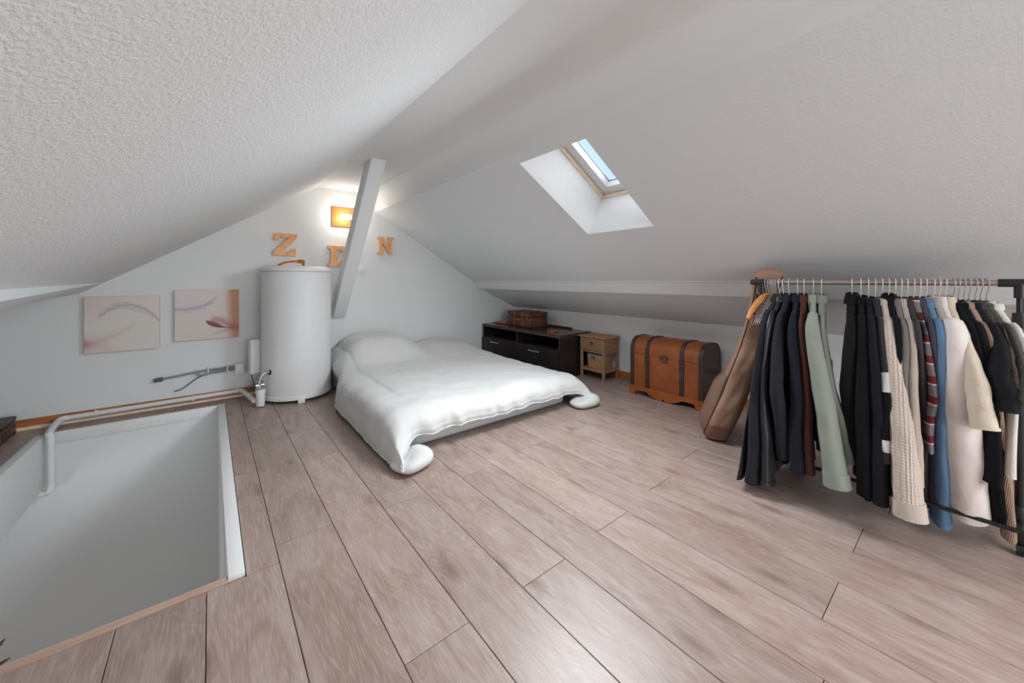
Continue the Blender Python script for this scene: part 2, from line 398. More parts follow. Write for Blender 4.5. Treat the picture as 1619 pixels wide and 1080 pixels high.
# ---- roof window
def roof_window(nm, y0, y1, label):
    w = empty(nm, slope_pt((hu0+hu1)/2, (y0+y1)/2, TH), 0, label, 'roof window', kind='structure')
    inv = w.location.copy()
    def frame(name, d0, d1, inset, wdt, mat):
        mb = MB()
        a0, a1, b0, b1 = hu0-0.02+inset, hu1+0.02-inset, y0-0.02+inset, y1+0.02-inset
        for (p, q, r, s) in ((a0, a0+wdt, b0, b1), (a1-wdt, a1, b0, b1), (a0+wdt, a1-wdt, b0, b0+wdt), (a0+wdt, a1-wdt, b1-wdt, b1)):
            c = [(p, r), (q, r), (q, s), (p, s)]
            mb.rings([[slope_pt(u, y, d0)-inv for u, y in c], [slope_pt(u, y, d1)-inv for u, y in c]])
        return mb.build(name, mat, w, bevel=0.002)
    frame('outer_frame', 0.342, 0.375, -0.02, 0.058, M['pale_pine'])
    frame('inner_frame', 0.362, 0.42, 0.018, 0.014, M['pale_pine'])
    s = frame('sash', 0.376, 0.44, 0.030, 0.078, M['white'])
    frame('gasket', 0.430, 0.440, 0.106, 0.005, M['grey_conduit'])
    c = [(hu0+0.08, y0+0.08), (hu1-0.08, y0+0.08), (hu1-0.08, y1-0.08), (hu0+0.08, y1-0.08)]
    mb = MB().rings([[slope_pt(u, y, 0.432)-inv for u, y in c], [slope_pt(u, y, 0.436)-inv for u, y in c]])
    mb.build('pane', M['glass'], w)
    # weather-tight surround on the outside of the roof
    frame('flashing', 0.36, 0.46, -0.14, 0.17, M['grey_conduit'])
def glass():
    m, nt, b = new_mat('window_glass')
    out = nt.nodes['Material Output']; nt.nodes.remove(b)
    tr = node(nt, 'ShaderNodeBsdfTransparent'); gl = node(nt, 'ShaderNodeBsdfGlossy'); gl.inputs['Roughness'].default_value = 0.02
    mx = node(nt, 'ShaderNodeMixShader'); mx.inputs[0].default_value = 0.04
    nt.links.new(tr.outputs[0], mx.inputs[1]); nt.links.new(gl.outputs[0], mx.inputs[2]); nt.links.new(mx.outputs[0], out.inputs[0])
    return m
M['glass'] = glass()
roof_window('window_1', *HOLES_Y[0], 'pine framed roof window set deep in the right slope')
roof_window('fill_window_2', *HOLES_Y[1], 'unseen pine framed roof window added for fill light at the rear end of the attic')  # invented, out of view; the rear fill light shines from its opening
# invented gable window behind the camera, housing the fill light
w = empty('fill_window_3', ((WW[0]+WW[1])/2, YB-0.06, WW[2]), 0, 'unseen white casement window added for fill light in the rear gable of the attic', 'window', kind='structure')
mb = MB(); hw = (WW[1]-WW[0])/2; hh = WW[3]-WW[2]
for (a, b, c, d) in ((-hw, -hw+0.05, 0, hh), (hw-0.05, hw, 0, hh), (-hw, hw, 0, 0.05), (-hw, hw, hh-0.05, hh), (-0.025, 0.025, 0, hh)):
    mb.box(a, b, -0.03, 0.03, c, d)
mb.build('window_frame', M['white'], w)
box('pane', M['glass'], w, -hw+0.05, hw-0.05, -0.004, 0.004, 0.05, hh-0.05)

# ---- stairwell
LZ = -2.5
mb = MB().box(-2.6, WX1+0.0, WY1, WY1+T, LZ, -0.06)
o = struct(mb.build('wall_stairwell_back', M['mid'])); tag(o, 'plastered far wall of the stairwell', 'wall')
o = struct(box('wall_stairwell_right', M['wall'], None, WX1, WX1+T, -0.6, WY1+T, LZ, -0.061)); tag(o, 'plastered right wall of the stairwell', 'wall')
o = struct(box('wall_stairwell_left', M['wall'], None, -2.6-T, -2.6, -0.6, WY1+T, LZ, -0.06)); tag(o, 'plastered left wall of the lower landing', 'wall')
o = struct(box('wall_stairwell_front', M['wall'], None, -2.6, WX1, -0.6-T, -0.6, LZ, -0.06)); tag(o, 'plastered near wall of the lower landing', 'wall')
o = struct(box('floor_landing', M['strip'], None, -2.6, WX1, -0.6, WY1, LZ-0.05, LZ)); tag(o, 'wooden floor of the lower landing', 'floor')
o = struct(box('trim_7', M['white'], None, WX0-0.012, WX1, WY1-0.012, WY1+0.018, -0.075, 0.006, bevel=0.002)); tag(o, 'white trim board on the far edge of the stairwell', 'trim')
o = struct(box('trim_8', M['white'], None, WX1-0.004, WX1+0.047, WY0-0.025, WY1+0.02, -0.16, 0.010, bevel=0.002)); tag(o, 'white trim board on the right edge of the stairwell', 'trim')
o = struct(box('trim_9', M['wall'], None, WX0-0.05, WX0, WY0, WY1-0.012, -0.36, 0.006, bevel=0.003)); tag(o, 'white fascia board on the left edge of the stairwell', 'trim')
o = struct(MB().prism([(WY0-0.040, -0.009), (WY0-0.040, 0.004), (WY0-0.005, 0.004), (WY0+0.003, -0.003), (WY0+0.003, -0.055), (WY0-0.011, -0.06), (WY0-0.011, -0.009)], 'x', WX0-0.05, WX1-0.004).build('trim_10', M['strip']))
tag(o, 'oak nosing strip on the near edge of the stairwell', 'trim')
# clear plastic corner guard in the well corner
m, nt, b = new_mat('clear_plastic'); b.inputs['Base Color'].default_value = (0.75, 0.76, 0.76, 1); b.inputs['Alpha'].default_value = 0.35; b.inputs['Roughness'].default_value = 0.2
M['clear'] = m
cg = box('corner_guard', M['clear'], None, WX1-0.060, WX1-0.0045, WY0+0.006, WY0+0.009, -0.085, -0.012, bevel=0.001)
tag(cg, 'small clear plastic corner guard in the stairwell corner', 'guard')

# ---- roof brace
X0a, X1a, X0b, X1b = 1.012, 1.140, 1.034, 1.166
def brace_ring(e, x_top, x_bot):
    P = [(3.045, 2.10), (3.235, 2.10), (YG, 0.84), (YG, 0.69), (4.372, 0.69)]
    return [Vector((x_bot+(x_top-x_bot)*(z-0.69)/1.41, y, z)) for y, z in P]
mb = MB().rings([brace_ring(0, X0a, X0b), brace_ring(0, X1a, X1b)])
o = struct(mb.build('trim_11', M['wall'], bevel=0.012, seg=2)); tag(o, 'white painted slanting roof brace between gable and ridge', 'beam')

# ================================================================== WATER HEATER CORNER
HX, HY, HR = 0.652, 4.095, 0.293
h = empty('water_heater', (HX, HY, 0), 0, 'tall white enamel cylindrical water heater standing in the gable corner', 'water heater')
MB().lathe([(HR-0.02, 0.035), (HR-0.004, 0.040), (HR-0.002, 0.055), (HR-0.002, 1.170), (HR-0.006, 1.180)], 64).build('tank', M['enamel'], h, smooth=True)
MB().lathe([(HR+0.004, 1.182), (HR+0.007, 1.190), (HR+0.004, 1.206), (HR-0.010, 1.214), (HR-0.018, 1.218), (HR-0.035, 1.232), (0.10, 1.238), (0.01, 1.238)], 64).build('lid', M['enamel'], h, smooth=True)
MB().lathe([(HR-0.03, 0.028), (HR+0.004, 0.030), (HR+0.004, 0.060), (HR-0.001, 0.064)], 64).build('base_ring', M['plastic'], h, smooth=True)
for a in (-1.62, 0.5, 2.6):
    c, s_ = math.cos(a), math.sin(a)
    MB().box(-0.028, 0.028, -0.022, 0.022, 0.0, 0.045).build('foot', M['plastic'], h, bevel=0.003, loc=((HR-0.012)*c, (HR-0.012)*s_, 0), rot=(0, 0, a+PI/2))
p = spline([(-0.16, 0.02, 1.236), (-0.12, 0.0, 1.262), (-0.06, -0.01, 1.278), (0.0, -0.01, 1.282)], 6)
MB().tube(p, 0.010, 8).build('copper_hose', M['copper'], h, smooth=True)
v = MB().tube([(0.0, -0.01, 1.282), (0.055, -0.01, 1.282)], 0.017, 8).tube([(0.05, -0.01, 1.292), (0.05, -0.01, 1.236)], 0.013, 8).tube([(0.015, -0.01, 1.282), (0.03, -0.01, 1.282)], 0.022, 6)
v.build('brass_fitting', M['brass'], h, smooth=True)
# outlet elbow, valve, drain cup (group of fittings on the heater's lower left)
e = [(-0.236, -0.155, 0.286), (-0.262, -0.168, 0.288), (-0.292, -0.182, 0.280), (-0.312, -0.190, 0.255), (-0.318, -0.192, 0.222)]
MB().tube(spline(e, 6), 0.0125, 10).build('outlet_elbow', M['chrome'], h, smooth=True)
MB().tube([(-0.222, -0.147, 0.286), (-0.244, -0.159, 0.287)], 0.026, 14).build('grommet', M['black_plastic'], h, smooth=True)
sv = MB().tube([(-0.318, -0.192, 0.228), (-0.318, -0.192, 0.216)], 0.026, 12).tube([(-0.318, -0.192, 0.216), (-0.318, -0.192, 0.140)], 0.016, 10)
sv.tube([(-0.350, -0.200, 0.190), (-0.286, -0.184, 0.190)], 0.014, 8).tube([(-0.318, -0.192, 0.175), (-0.345, -0.215, 0.165)], 0.012, 8)
sv.build('safety_valve', M['chrome'], h, smooth=True)
MB().tube([(-0.350, -0.200, 0.190), (-0.364, -0.203, 0.190)], 0.016, 6).build('valve_knob', M['black_plastic'], h, smooth=True)
MB().lathe([(0.012, 0.006), (0.030, 0.010), (0.033, 0.020), (0.035, 0.118), (0.037, 0.120), (0.037, 0.152), (0.030, 0.156), (0.027, 0.140), (0.006, 0.138)], 20, -0.312, -0.190).build('drain_cup', M['plastic'], h, smooth=True)
# thermostat cover on the flank
MB().box(-0.041, 0.041, -0.028, 0.028, 0.245, 0.56).build('control_cover', M['plastic'], h, bevel=0.012, seg=3, loc=(-0.335, 0.055, 0), rot=(0, 0, 0.35))
MB().tube(spline([(-0.36, 0.03, 0.25), (-0.345, -0.03, 0.16), (-0.33, -0.06, 0.08), (-0.30, 0.05, 0.05)], 6), 0.004, 6).build('power_lead', M['black_plastic'], h, smooth=True)

# waste pipe along the gable wall and down into the well
wp = empty('waste_pipe', (-0.30, YG-0.055, 0.0), 0, 'white plastic waste pipe running along the gable baseboard into the stairwell', 'pipe')
def W(x, y, z): return (x+0.30, y-(YG-0.055), z)
PY = YG-0.055
MB().tube([W(-0.86, PY, 0.047), W(0.19, PY, 0.058)], 0.0185, 14).build('straight_run', M['plastic'], wp, smooth=True)
MB().tube(spline([W(0.18, PY, 0.058), W(0.215, PY, 0.060), W(0.240, PY-0.05, 0.058), W(0.255, PY-0.12, 0.055), W(0.300, 3.93, 0.055)], 5), 0.0205, 12).build('offset_bend', M['plastic'], wp, smooth=True)
MB().tube(spline([W(-0.845, PY, 0.047), W(-0.875, PY-0.01, 0.047), W(-0.888, PY-0.06, 0.040), W(-0.882, WY1-0.07, 0.025), W(-0.874, WY1-0.085, 0.0), W(-0.872, WY1-0.088, -0.045)], 6), 0.0215, 14).build('top_elbow', M['plastic'], wp, smooth=True)
MB().tube([W(-0.872, WY1-0.088, -0.04), W(-0.872, WY1-0.088, -0.34)], 0.0185, 14).build('down_pipe', M['plastic'], wp, smooth=True)
MB().tube(spline([W(-0.872, WY1-0.088, -0.325), W(-0.872, WY1-0.088, -0.365), W(-0.885, WY1-0.085, -0.385), W(-0.93, WY1-0.075, -0.392), W(-1.2, WY1-0.05, -0.395)], 5), 0.0205, 14).build('bottom_elbow', M['plastic'], wp, smooth=True)
for x in (-0.70, -0.118):
    MB().tube([W(x-0.009, PY, 0.051), W(x+0.009, PY, 0.051)], 0.0235, 14).box(x+0.30-0.007, x+0.30+0.007, 0.0, 0.05, 0.038, 0.062).build('pipe_clip', M['plastic'], wp, smooth=True)

# electrical conduit and junction box on the wall
jb = empty('junction_box', (0.217, YG-0.03, 0.263), 0, 'small square white junction box on the gable wall beside the heater', 'junction box')
box('box_body', M['plastic'], jb, -0.036, 0.036, -0.026, 0.03, -0.05, 0.05, bevel=0.004)
box('cover', M['plastic'], jb, -0.033, 0.033, -0.031, -0.026, -0.047, 0.047, bevel=0.002)
co = empty('cable_conduit', (-0.33, YG, 0.25), 0, 'grey cable conduit clipped to the gable wall below the canvases', 'conduit')
def K(x, z, d=0.016): return (x+0.33, -d, z-0.25)
MB().tube(spline([K(-0.345, 0.247), K(-0.20, 0.262), K(-0.08, 0.277), K(0.04, 0.283), K(0.185, 0.288)], 5), 0.010, 8).build('conduit_tube', M['grey_conduit'], co, smooth=True)
MB().tube([K(-0.375, 0.243), K(-0.318, 0.249)], [0.016, 0.019], 10).build('end_cap', plain('dark_grey_cap', (92, 94, 96)), co, smooth=True)
MB().tube(spline([K(-0.10, 0.262, 0.03), K(-0.05, 0.245, 0.035), K(0.02, 0.262, 0.03), K(0.10, 0.266, 0.02), K(0.185, 0.272, 0.016)], 5), 0.009, 8).build('second_tube', M['grey_conduit'], co, smooth=True)
MB().tube(spline([K(0.0, 0.252, 0.03), K(0.09, 0.256, 0.03), K(0.185, 0.258, 0.02)], 5), 0.006, 6).build('blue_cable', plain('blue_cable', (104, 126, 150)), co, smooth=True)
MB().tube(spline([K(-0.245, 0.128, 0.012), K(-0.205, 0.136, 0.014), K(-0.16, 0.165, 0.02), K(-0.10, 0.215, 0.03), K(-0.03, 0.250, 0.03)], 6), 0.0045, 6).build('loose_cable', plain('dark_cable', (70, 72, 74)), co, smooth=True)
for x in (-0.015, 0.125):
    zc = 0.270
    MB().tube(spline([K(x, zc-0.035, 0.0), K(x, zc-0.03, 0.03), K(x, zc, 0.036), K(x, zc+0.025, 0.03), K(x, zc+0.03, 0.0)], 4), 0.006, 6).build('cable_clip', M['plastic'], co, smooth=True)

# ---- light switch
sw = empty('light_switch', (1.352, YG, 1.222), 0, 'square white light switch on the gable wall under the letter N', 'switch')
box('face_plate', M['plastic'], sw, -0.040, 0.040, -0.012, 0, -0.040, 0.040, bevel=0.004)
box('rocker', M['plastic'], sw, -0.016, 0.016, -0.017, -0.010, -0.024, 0.024, bevel=0.004)

# ---- wall lamp with its own light
lampm = plain('amber_copper_plate', (222, 142, 76), 0.35, metal=0.35, var=0.05)
wl = empty('wall_lamp', (1.155, YG, 1.80), 0, 'square amber wall lamp with a bare white bulb high on the gable', 'lamp')
box('back_plate', lampm, wl, -0.122, 0.122, -0.014, 0, -0.108, 0.108, bevel=0.002)
MB().tube([(0.075, -0.014, 0), (0.075, -0.055, 0)], 0.022, 12).build('lamp_holder', M['white'], wl, smooth=True)
m, nt, b = new_mat('lit_bulb'); b.inputs['Base Color'].default_value = (1, 1, 1, 1); b.inputs['Emission Color'].default_value = (1, 0.95, 0.88, 1); b.inputs['Emission Strength'].default_value = 6
bm_ = MB()
for dz in (-0.016, 0.016):
    bm_.tube(spline([(0.06, -0.055, dz), (0.02, -0.06, dz), (-0.015, -0.06, dz), (-0.03, -0.06, dz*0.6)], 4), 0.013, 10)
bm_.build('bulb', m, wl, smooth=True)
pl = bpy.data.lights.new('wall_lamp_light', 'POINT'); pl.energy = 2.6; pl.color = (1.0, 0.92, 0.82); pl.shadow_soft_size = 0.04
po = bpy.data.objects.new('wall_lamp_light', pl); COL.objects.link(po); po.parent = wl; po.location = (0.0, -0.13, 0)

# ---- wooden letters
def letter(name, polys, x, z, rot, label, depth=0.030):
    mb = MB()
    for P in polys: mb.prism(P, 'y', -depth, 0)
    o = mb.build(name, M['letter_wood'], None, bevel=0.0015, seg=1, loc=(x, YG-0.002, z), rot=(0, rot, 0))
    return tag(o, label, 'letter', 'wooden letters on the gable wall')
Zp = [(0, 0), (0.195, 0), (0.200, 0.075), (0.165, 0.075), (0.150, 0.045), (0.082, 0.045), (0.200, 0.185), (0.205, 0.225), (0.010, 0.225), (0.003, 0.150), (0.036, 0.150), (0.052, 0.182), (0.125, 0.182), (0.0, 0.040)]
letter('letter_z', [Zp], 0.487, 1.352, 0.03, 'pale wooden slab letter Z above the water heater', 0.034)
Ep = [(0, 0), (0.175, 0), (0.178, 0.070), (0.145, 0.070), (0.130, 0.038), (0.085, 0.038), (0.085, 0.092), (0.108, 0.092), (0.108, 0.136), (0.085, 0.136), (0.085, 0.186), (0.130, 0.186), (0.145, 0.158), (0.178, 0.158), (0.175, 0.225), (0, 0.225), (0, 0.196), (0.026, 0.186), (0.026, 0.038), (0, 0.028)]
letter('letter_e', [Ep], 0.990, 1.252, 0.0, 'pale wooden slab letter E half hidden by the roof brace', 0.034)
Np = [(0, 0), (0.078, 0), (0.078, 0.026), (0.060, 0.034), (0.060, 0.130), (0.140, 0), (0.172, 0), (0.172, 0.176), (0.192, 0.184), (0.192, 0.208), (0.118, 0.208), (0.118, 0.184), (0.136, 0.176), (0.136, 0.088), (0.066, 0.208), (0, 0.208), (0, 0.184), (0.022, 0.176), (0.022, 0.034), (0, 0.026)]
letter('letter_n', [Np], 1.525, 1.405, 0.0, 'pale wooden slab letter N right of the roof brace', 0.030)

# ---- feather canvases
def seg_dist(px, py, line):
    best = (9, 0, 0)
    L = len(line)-1
    for i in range(L):
        ax, ay = line[i]; bx, by = line[i+1]
        dx, dy = bx-ax, by-ay; q = dx*dx+dy*dy
        t = max(0, min(1, ((px-ax)*dx+(py-ay)*dy)/q))
        ex, ey = px-(ax+t*dx), py-(ay+t*dy); d = math.hypot(ex, ey)
        if d < best[0]: best = (d, (i+t)/L, 1 if dx*ey-dy*ex > 0 else -1)
    return best
def mixc(a, b, k): return tuple(x+(y-x)*k for x, y in zip(a, b))
def canvas(x0, x1, z0, z1, label, paint):
    t = empty('canvas_print', ((x0+x1)/2, YG, z0), 0, label, 'painting', 'feather canvases on the gable wall')
    w, hgt = x1-x0, z1-z0
    side = plain('canvas_edge', (214, 188, 176), 0.8, var=0.02)
    box('stretcher', side, t, -w/2, w/2, -0.034, -0.001, 0, hgt, bevel=0.002)
    N = 110
    me = bpy.data.meshes.new('printed_face')
    vs_, fs = [], []
    for j in range(N+1):
        for i in range(N+1): vs_.append((-w/2+0.001+(w-0.002)*i/N, -0.0345, 0.001+(hgt-0.002)*j/N))
    for j in range(N):
        for i in range(N):
            a = j*(N+1)+i; fs.append((a, a+1, a+N+2, a+N+1))
    me.from_pydata(vs_, [], fs)
    ca = me.color_attributes.new('print', 'FLOAT_COLOR', 'POINT')
    for j in range(N+1):
        for i in range(N+1):
            c = paint(i/N, j/N); ca.data[j*(N+1)+i].color = srgb(*c)
    m, nt, b = new_mat('feather_print'); at = node(nt, 'ShaderNodeAttribute', attribute_name='print')
    nt.links.new(at.outputs['Color'], b.inputs['Base Color']); b.inputs['Roughness'].default_value = 0.8; b.inputs['Specular IOR Level'].default_value = 0.2
    me.materials.append(m)
    o = bpy.data.objects.new('printed_face', me); COL.objects.link(o); o.parent = t
def barbs(u, v, k): return 0.75+0.25*math.sin(k*(u*0.8+v*1.7)+6*noise.noise(Vector((u*6, v*6, k))))
sh1 = [(0.24, 0.66), (0.32, 0.76), (0.42, 0.83), (0.55, 0.85), (0.68, 0.82), (0.80, 0.75), (0.90, 0.66), (1.0, 0.53)]
pk1 = [(-0.02, 0.15), (0.15, 0.20), (0.30, 0.25), (0.45, 0.33), (0.58, 0.43), (0.66, 0.49)]
pk1b = [(-0.02, 0.15), (0.15, 0.13), (0.30, 0.09), (0.42, 0.06)]
def paint1(u, v):
    c = mixc((222, 206, 200), (226, 220, 212), smoothstep(0, 0.5, u*0.6+0.4*(1-abs(v-0.45)*2)))
    d, t, s = seg_dist(u, v, sh1)
    wv = 0.11*math.sin(PI*min(1, (1-t)*1.05+0.05))**0.8 if s < 0 else 0.085*(1-t)**0.6
    if wv > 0: c = mixc(c, (182, 170, 178), 0.9*max(0, 1-d/(wv+1e-4))**0.6*barbs(u, v, 60)*(1-0.6*t))
    if t > 0.15: c = mixc(c, (150, 136, 158), math.exp(-(d/0.006)**2)*(0.15+0.75*t))
    d, t, s = seg_dist(u, v, pk1)
    wv = 0.10*(1-t)*(0.4+0.6*t)+0.02
    c = mixc(c, (196, 150, 158), 0.55*math.exp(-(d/wv)**2)*barbs(u, v, 45)*(1-0.7*t))
    d, t, s = seg_dist(u, v, pk1b)
    c = mixc(c, (192, 150, 160), 0.45*math.exp(-(d/(0.05+0.02*t))**2)*(1-t)*barbs(u, v, 40))
    d = math.hypot(u+0.02, v-0.16); c = mixc(c, (180, 120, 130), 0.6*math.exp(-(d/0.09)**2))
    return c
sh2 = [(0.0, 0.635), (0.13, 0.625), (0.28, 0.64), (0.42, 0.68), (0.54, 0.76), (0.63, 0.86)]
sh2b = [(0.40, 0.67), (0.52, 0.70), (0.60, 0.75), (0.66, 0.82)]
dk = [(0.475, 0.365), (0.52, 0.32), (0.60, 0.275), (0.70, 0.235), (0.80, 0.215), (1.0, 0.20)]
dk2 = [(0.50, 0.37), (0.60, 0.40), (0.70, 0.37), (0.82, 0.29), (1.0, 0.22)]
tail = [(0.55, 0.07), (0.68, 0.12), (0.82, 0.17), (1.0, 0.17)]
def paint2(u, v):
    c = mixc((224, 212, 207), (228, 218, 212), v)
    c = mixc(c, (206, 150, 122), 0.9*smoothstep(0.76, 0.93, u + 0.04*(v-0.5)))
    d, t, s = seg_dist(u, v, sh2)
    wv = 0.10*math.sin(PI*min(1, t+0.1))**0.7
    if wv > 0.002: c = mixc(c, (192, 184, 210), (0.95 if s < 0 else 0.5)*max(0, 1-d/wv)**0.8*barbs(u, v, 70))
    c = mixc(c, (132, 122, 170), math.exp(-(d/0.006)**2)*0.75)
    d, t, s = seg_dist(u, v, sh2b); c = mixc(c, (140, 130, 176), math.exp(-(d/0.006)**2)*0.5*math.sin(PI*t))
    d2, t2, s2 = seg_dist(u, v, dk2)
    c = mixc(c, (176, 116, 116), 0.75*math.exp(-(d2/(0.045+0.03*t2))**2)*barbs(u, v, 55)*smoothstep(0.48, 0.60, u))
    d, t, s = seg_dist(u, v, dk)
    up = max(0, 0.075*math.sin(PI*min(1, t*1.25+0.06))) if s > 0 else 0.045*math.sin(PI*min(1, t*1.25+0.06))
    if up > 0: c = mixc(c, (104, 52, 62), 0.95*max(0, 1-d/(up+1e-4))**0.45*(0.6+0.4*barbs(u, v, 90))*(1-0.35*smoothstep(0.5, 1, t)))
    c = mixc(c, (156, 84, 78), math.exp(-(d/0.012)**2)*0.8)
    d, t, s = seg_dist(u, v, tail); c = mixc(c, (176, 118, 124), 0.6*math.exp(-(d/0.03)**2)*barbs(u, v, 40)*(0.3+0.7*t))
    return c
canvas(-0.770, -0.336, 0.522, 0.970, 'square canvas print of a pale curved feather and a faint pink one', paint1)
canvas(-0.242, 0.213, 0.566, 1.014, 'square canvas print with a dark maroon feather and copper edge', paint2)

# ---- small dark suitcase by the stairwell (shared builder with the one on the media unit)
M['case'] = plain('worn_brown_leather', (96, 60, 44), 0.45, var=0.25, nscale=18, bump=0.25, bscale=120)
M['case_dark'] = plain('dark_brown_leather', (66, 46, 38), 0.45, var=0.25, nscale=18, bump=0.25, bscale=120)
M['strap_tan'] = plain('tan_leather', (150, 86, 54), 0.45, var=0.12)
M['old_brass'] = plain('aged_brass', (128, 98, 62), 0.4, metal=0.8)
def suitcase(loc, rz, w, d, hgt, label, mats, group=None):
    """w along local x (front face looks to -y), strapped case with handle and locks"""
    body, edge, strap = mats
    t = empty('suitcase', loc, rz, label, 'suitcase')
    if group: t['group'] = group
    r = 0.022
    MB().box(-w/2, w/2, -d/2, d/2, 0.0, hgt*0.66).build('case_body', body, t, bevel=0.010, seg=3)
    MB().box(-w/2-0.001, w/2+0.001, -d/2-0.001, d/2+0.001, hgt*0.665, hgt).build('case_lid', body, t, bevel=0.018, seg=3)
    for sx in (-1, 1):
        MB().box(sx*w/2-0.006, sx*w/2+0.003, -d/2-0.004, d/2+0.004, 0.004, hgt+0.002).build('edge_binding', edge, t, bevel=0.003) if False else None
    for sx in (-1, 1):
        x = sx*w*0.17
        s_ = MB().box(x-0.013, x+0.013, -d/2-0.006, -d/2+0.004, 0.006, hgt-0.008).box(x-0.013, x+0.013, -d/2-0.002, d/2+0.005, hgt-0.006, hgt+0.004).box(x-0.013, x+0.013, d/2-0.004, d/2+0.006, 0.006, hgt)
        so = s_.build('strap', strap, t, bevel=0.0015, seg=1)
        bk = MB().box(x-0.017, x+0.017, -d/2-0.010, -d/2-0.005, hgt*0.56, hgt*0.60).box(x-0.017, x+0.017, -d/2-0.010, -d/2-0.005, hgt*0.70, hgt*0.74).box(x-0.017, x-0.013, -d/2-0.010, -d/2-0.005, hgt*0.56, hgt*0.74).box(x+0.013, x+0.017, -d/2-0.010, -d/2-0.005, hgt*0.56, hgt*0.74)
        bk.build('buckle', M['old_brass'], so)
        lx = sx*w*0.36
        lk = MB().box(lx-0.020, lx+0.020, -d/2-0.005, -d/2+0.002, hgt*0.50, hgt*0.78).box(lx-0.012, lx+0.012, -d/2-0.010, -d/2-0.003, hgt*0.56, hgt*0.70)
        lk.build('lock', M['old_brass'], t, bevel=0.001, seg=1)
        for sy in (-1, 1):
            for zz in (0.004, hgt-0.030):
                MB().box(sx*(w/2-0.022)-0.025, sx*(w/2-0.022)+0.025, sy*(d/2-0.022)-0.025, sy*(d/2-0.022)+0.025, zz, zz+0.026).build('corner_cap', edge, t, bevel=0.008)
    hd = spline([(-0.055, -d/2-0.004, hgt*0.52), (-0.052, -d/2-0.020, hgt*0.50), (0, -d/2-0.028, hgt*0.47), (0.052, -d/2-0.020, hgt*0.50), (0.055, -d/2-0.004, hgt*0.52)], 5)
    MB().tube(hd, 0.008, 8).build('handle', strap, t, smooth=True)
    return t
suitcase((-1.245, 4.19, 0.001), 0.0, 0.33, 0.24, 0.135, 'dark brown strapped suitcase on the floor by the stairwell', (M['case_dark'], M['case_dark'], M['case_dark']))

# ================================================================== RIGHT-HAND FURNITURE
M['wenge'] = wood('black_brown_veneer', (30, 25, 26), (46, 40, 40), (20, 1, 20), 0.35, nscale=3, bump=0.05)
M['wenge_top'] = wood('brown_black_top', (62, 44, 38), (78, 58, 50), (20, 1, 20), 0.22, nscale=3, bump=0.02)
M['niche'] = plain('dark_niche', (20, 20, 24), 0.4)
TX0, TX1, TY0, TY1, TZ = 3.005, 3.545, 2.885, 4.385, 0.490
tv = empty('media_unit', ((TX0+TX1)/2, (TY0+TY1)/2, 0), 0, 'low dark brown media unit with open niches and a wide drawer', 'media unit')
def tvb(name, mat, x0, x1, y0, y1, z0, z1, parent=tv, bevel=0.0015):
    cx, cy = (TX0+TX1)/2, (TY0+TY1)/2
    return box(name, mat, parent, x0-cx, x1-cx, y0-cy, y1-cy, z0, z1, bevel=bevel, seg=1)
tvb('top_panel', M['wenge_top'], TX0-0.004, TX1, TY0, TY1, TZ-0.035, TZ)
tvb('side_panel', M['wenge'], TX0+0.004, TX1, TY0, TY0+0.025, 0, TZ-0.036)
tvb('side_panel', M['wenge'], TX0+0.004, TX1, TY1-0.025, TY1, 0, TZ-0.036)
tvb('back_panel', M['niche'], TX1-0.012, TX1-0.002, TY0+0.026, TY1-0.026, 0.05, TZ-0.037)
tvb('divider', M['wenge'], TX0+0.008, TX1-0.013, 3.632, 3.652, 0.322, TZ-0.036)
tvb('shelf', M['wenge'], TX0+0.008, TX1-0.013, TY0+0.026, TY1-0.026, 0.300, 0.321)
tvb('plinth', M['wenge'], TX0+0.04, TX0+0.055, TY0+0.026, TY1-0.026, 0, 0.055)
dr = tvb('drawer_front', M['wenge'], TX0-0.012, TX0+0.006, TY0+0.024, TY1-0.002, 0.058, 0.306)
M['satin'] = plain('satin_nickel', (214, 204, 198), 0.3, metal=0.7)
for ya, yb in ((3.985, 4.165), (3.195, 3.385)):
    cx, cy = (TX0+TX1)/2, (TY0+TY1)/2
    MB().box(TX0-0.032-cx, TX0-0.024-cx, ya-cy, yb-cy, 0.258, 0.270).box(TX0-0.026-cx, TX0-0.010-cx, ya+0.02-cy, ya+0.03-cy, 0.260, 0.268).box(TX0-0.026-cx, TX0-0.010-cx, yb-0.03-cy, yb-0.02-cy, 0.260, 0.268).build('handle', M['satin'], dr)
# on the media unit
suitcase((3.325, 3.795, TZ+0.0005), -PI/2-0.06, 0.50, 0.29, 0.195, 'brown leather suitcase with tan straps on the media unit', (M['case'], M['case_dark'], M['strap_tan']))
M['tan_orange'] = plain('orange_leather', (186, 104, 58), 0.5, var=0.1)
wal = empty('leather_wallet', (3.165, 3.150, TZ+0.0005), 0.35, 'flat tan leather wallet on the media unit beside the strapped suitcase', 'wallet')
box('cover', M['tan_orange'], wal, -0.07, 0.07, -0.045, 0.045, 0, 0.006, bevel=0.002); box('flap', M['tan_orange'], wal, -0.069, 0.069, -0.044, 0.044, 0.0075, 0.013, bevel=0.002)
pou = empty('leather_pouch', (3.225, 4.225, TZ+0.0005), 0.2, 'orange leather pouch with dark cord at the end of the media unit', 'pouch')
MB().rings([[(math.cos(a)*0.055*k*(1+0.15*math.sin(3*a)), math.sin(a)*0.095*k, z) for a in [2*PI*i/20 for i in range(20)]] for k, z in ((0.8, 0), (1, 0.008), (1, 0.018), (0.85, 0.028), (0.4, 0.032))]).build('pouch_body', M['tan_orange'], pou, smooth=True)
MB().tube(spline([(0.0, 0.09, 0.012), (0.03, 0.12, 0.004), (-0.05, 0.125, 0.004), (-0.08, 0.04, 0.004), (-0.06, -0.06, 0.004), (0.02, -0.12, 0.004), (0.09, -0.10, 0.004)], 6), 0.003, 6).build('cord', M['black_plastic'], pou, smooth=True)
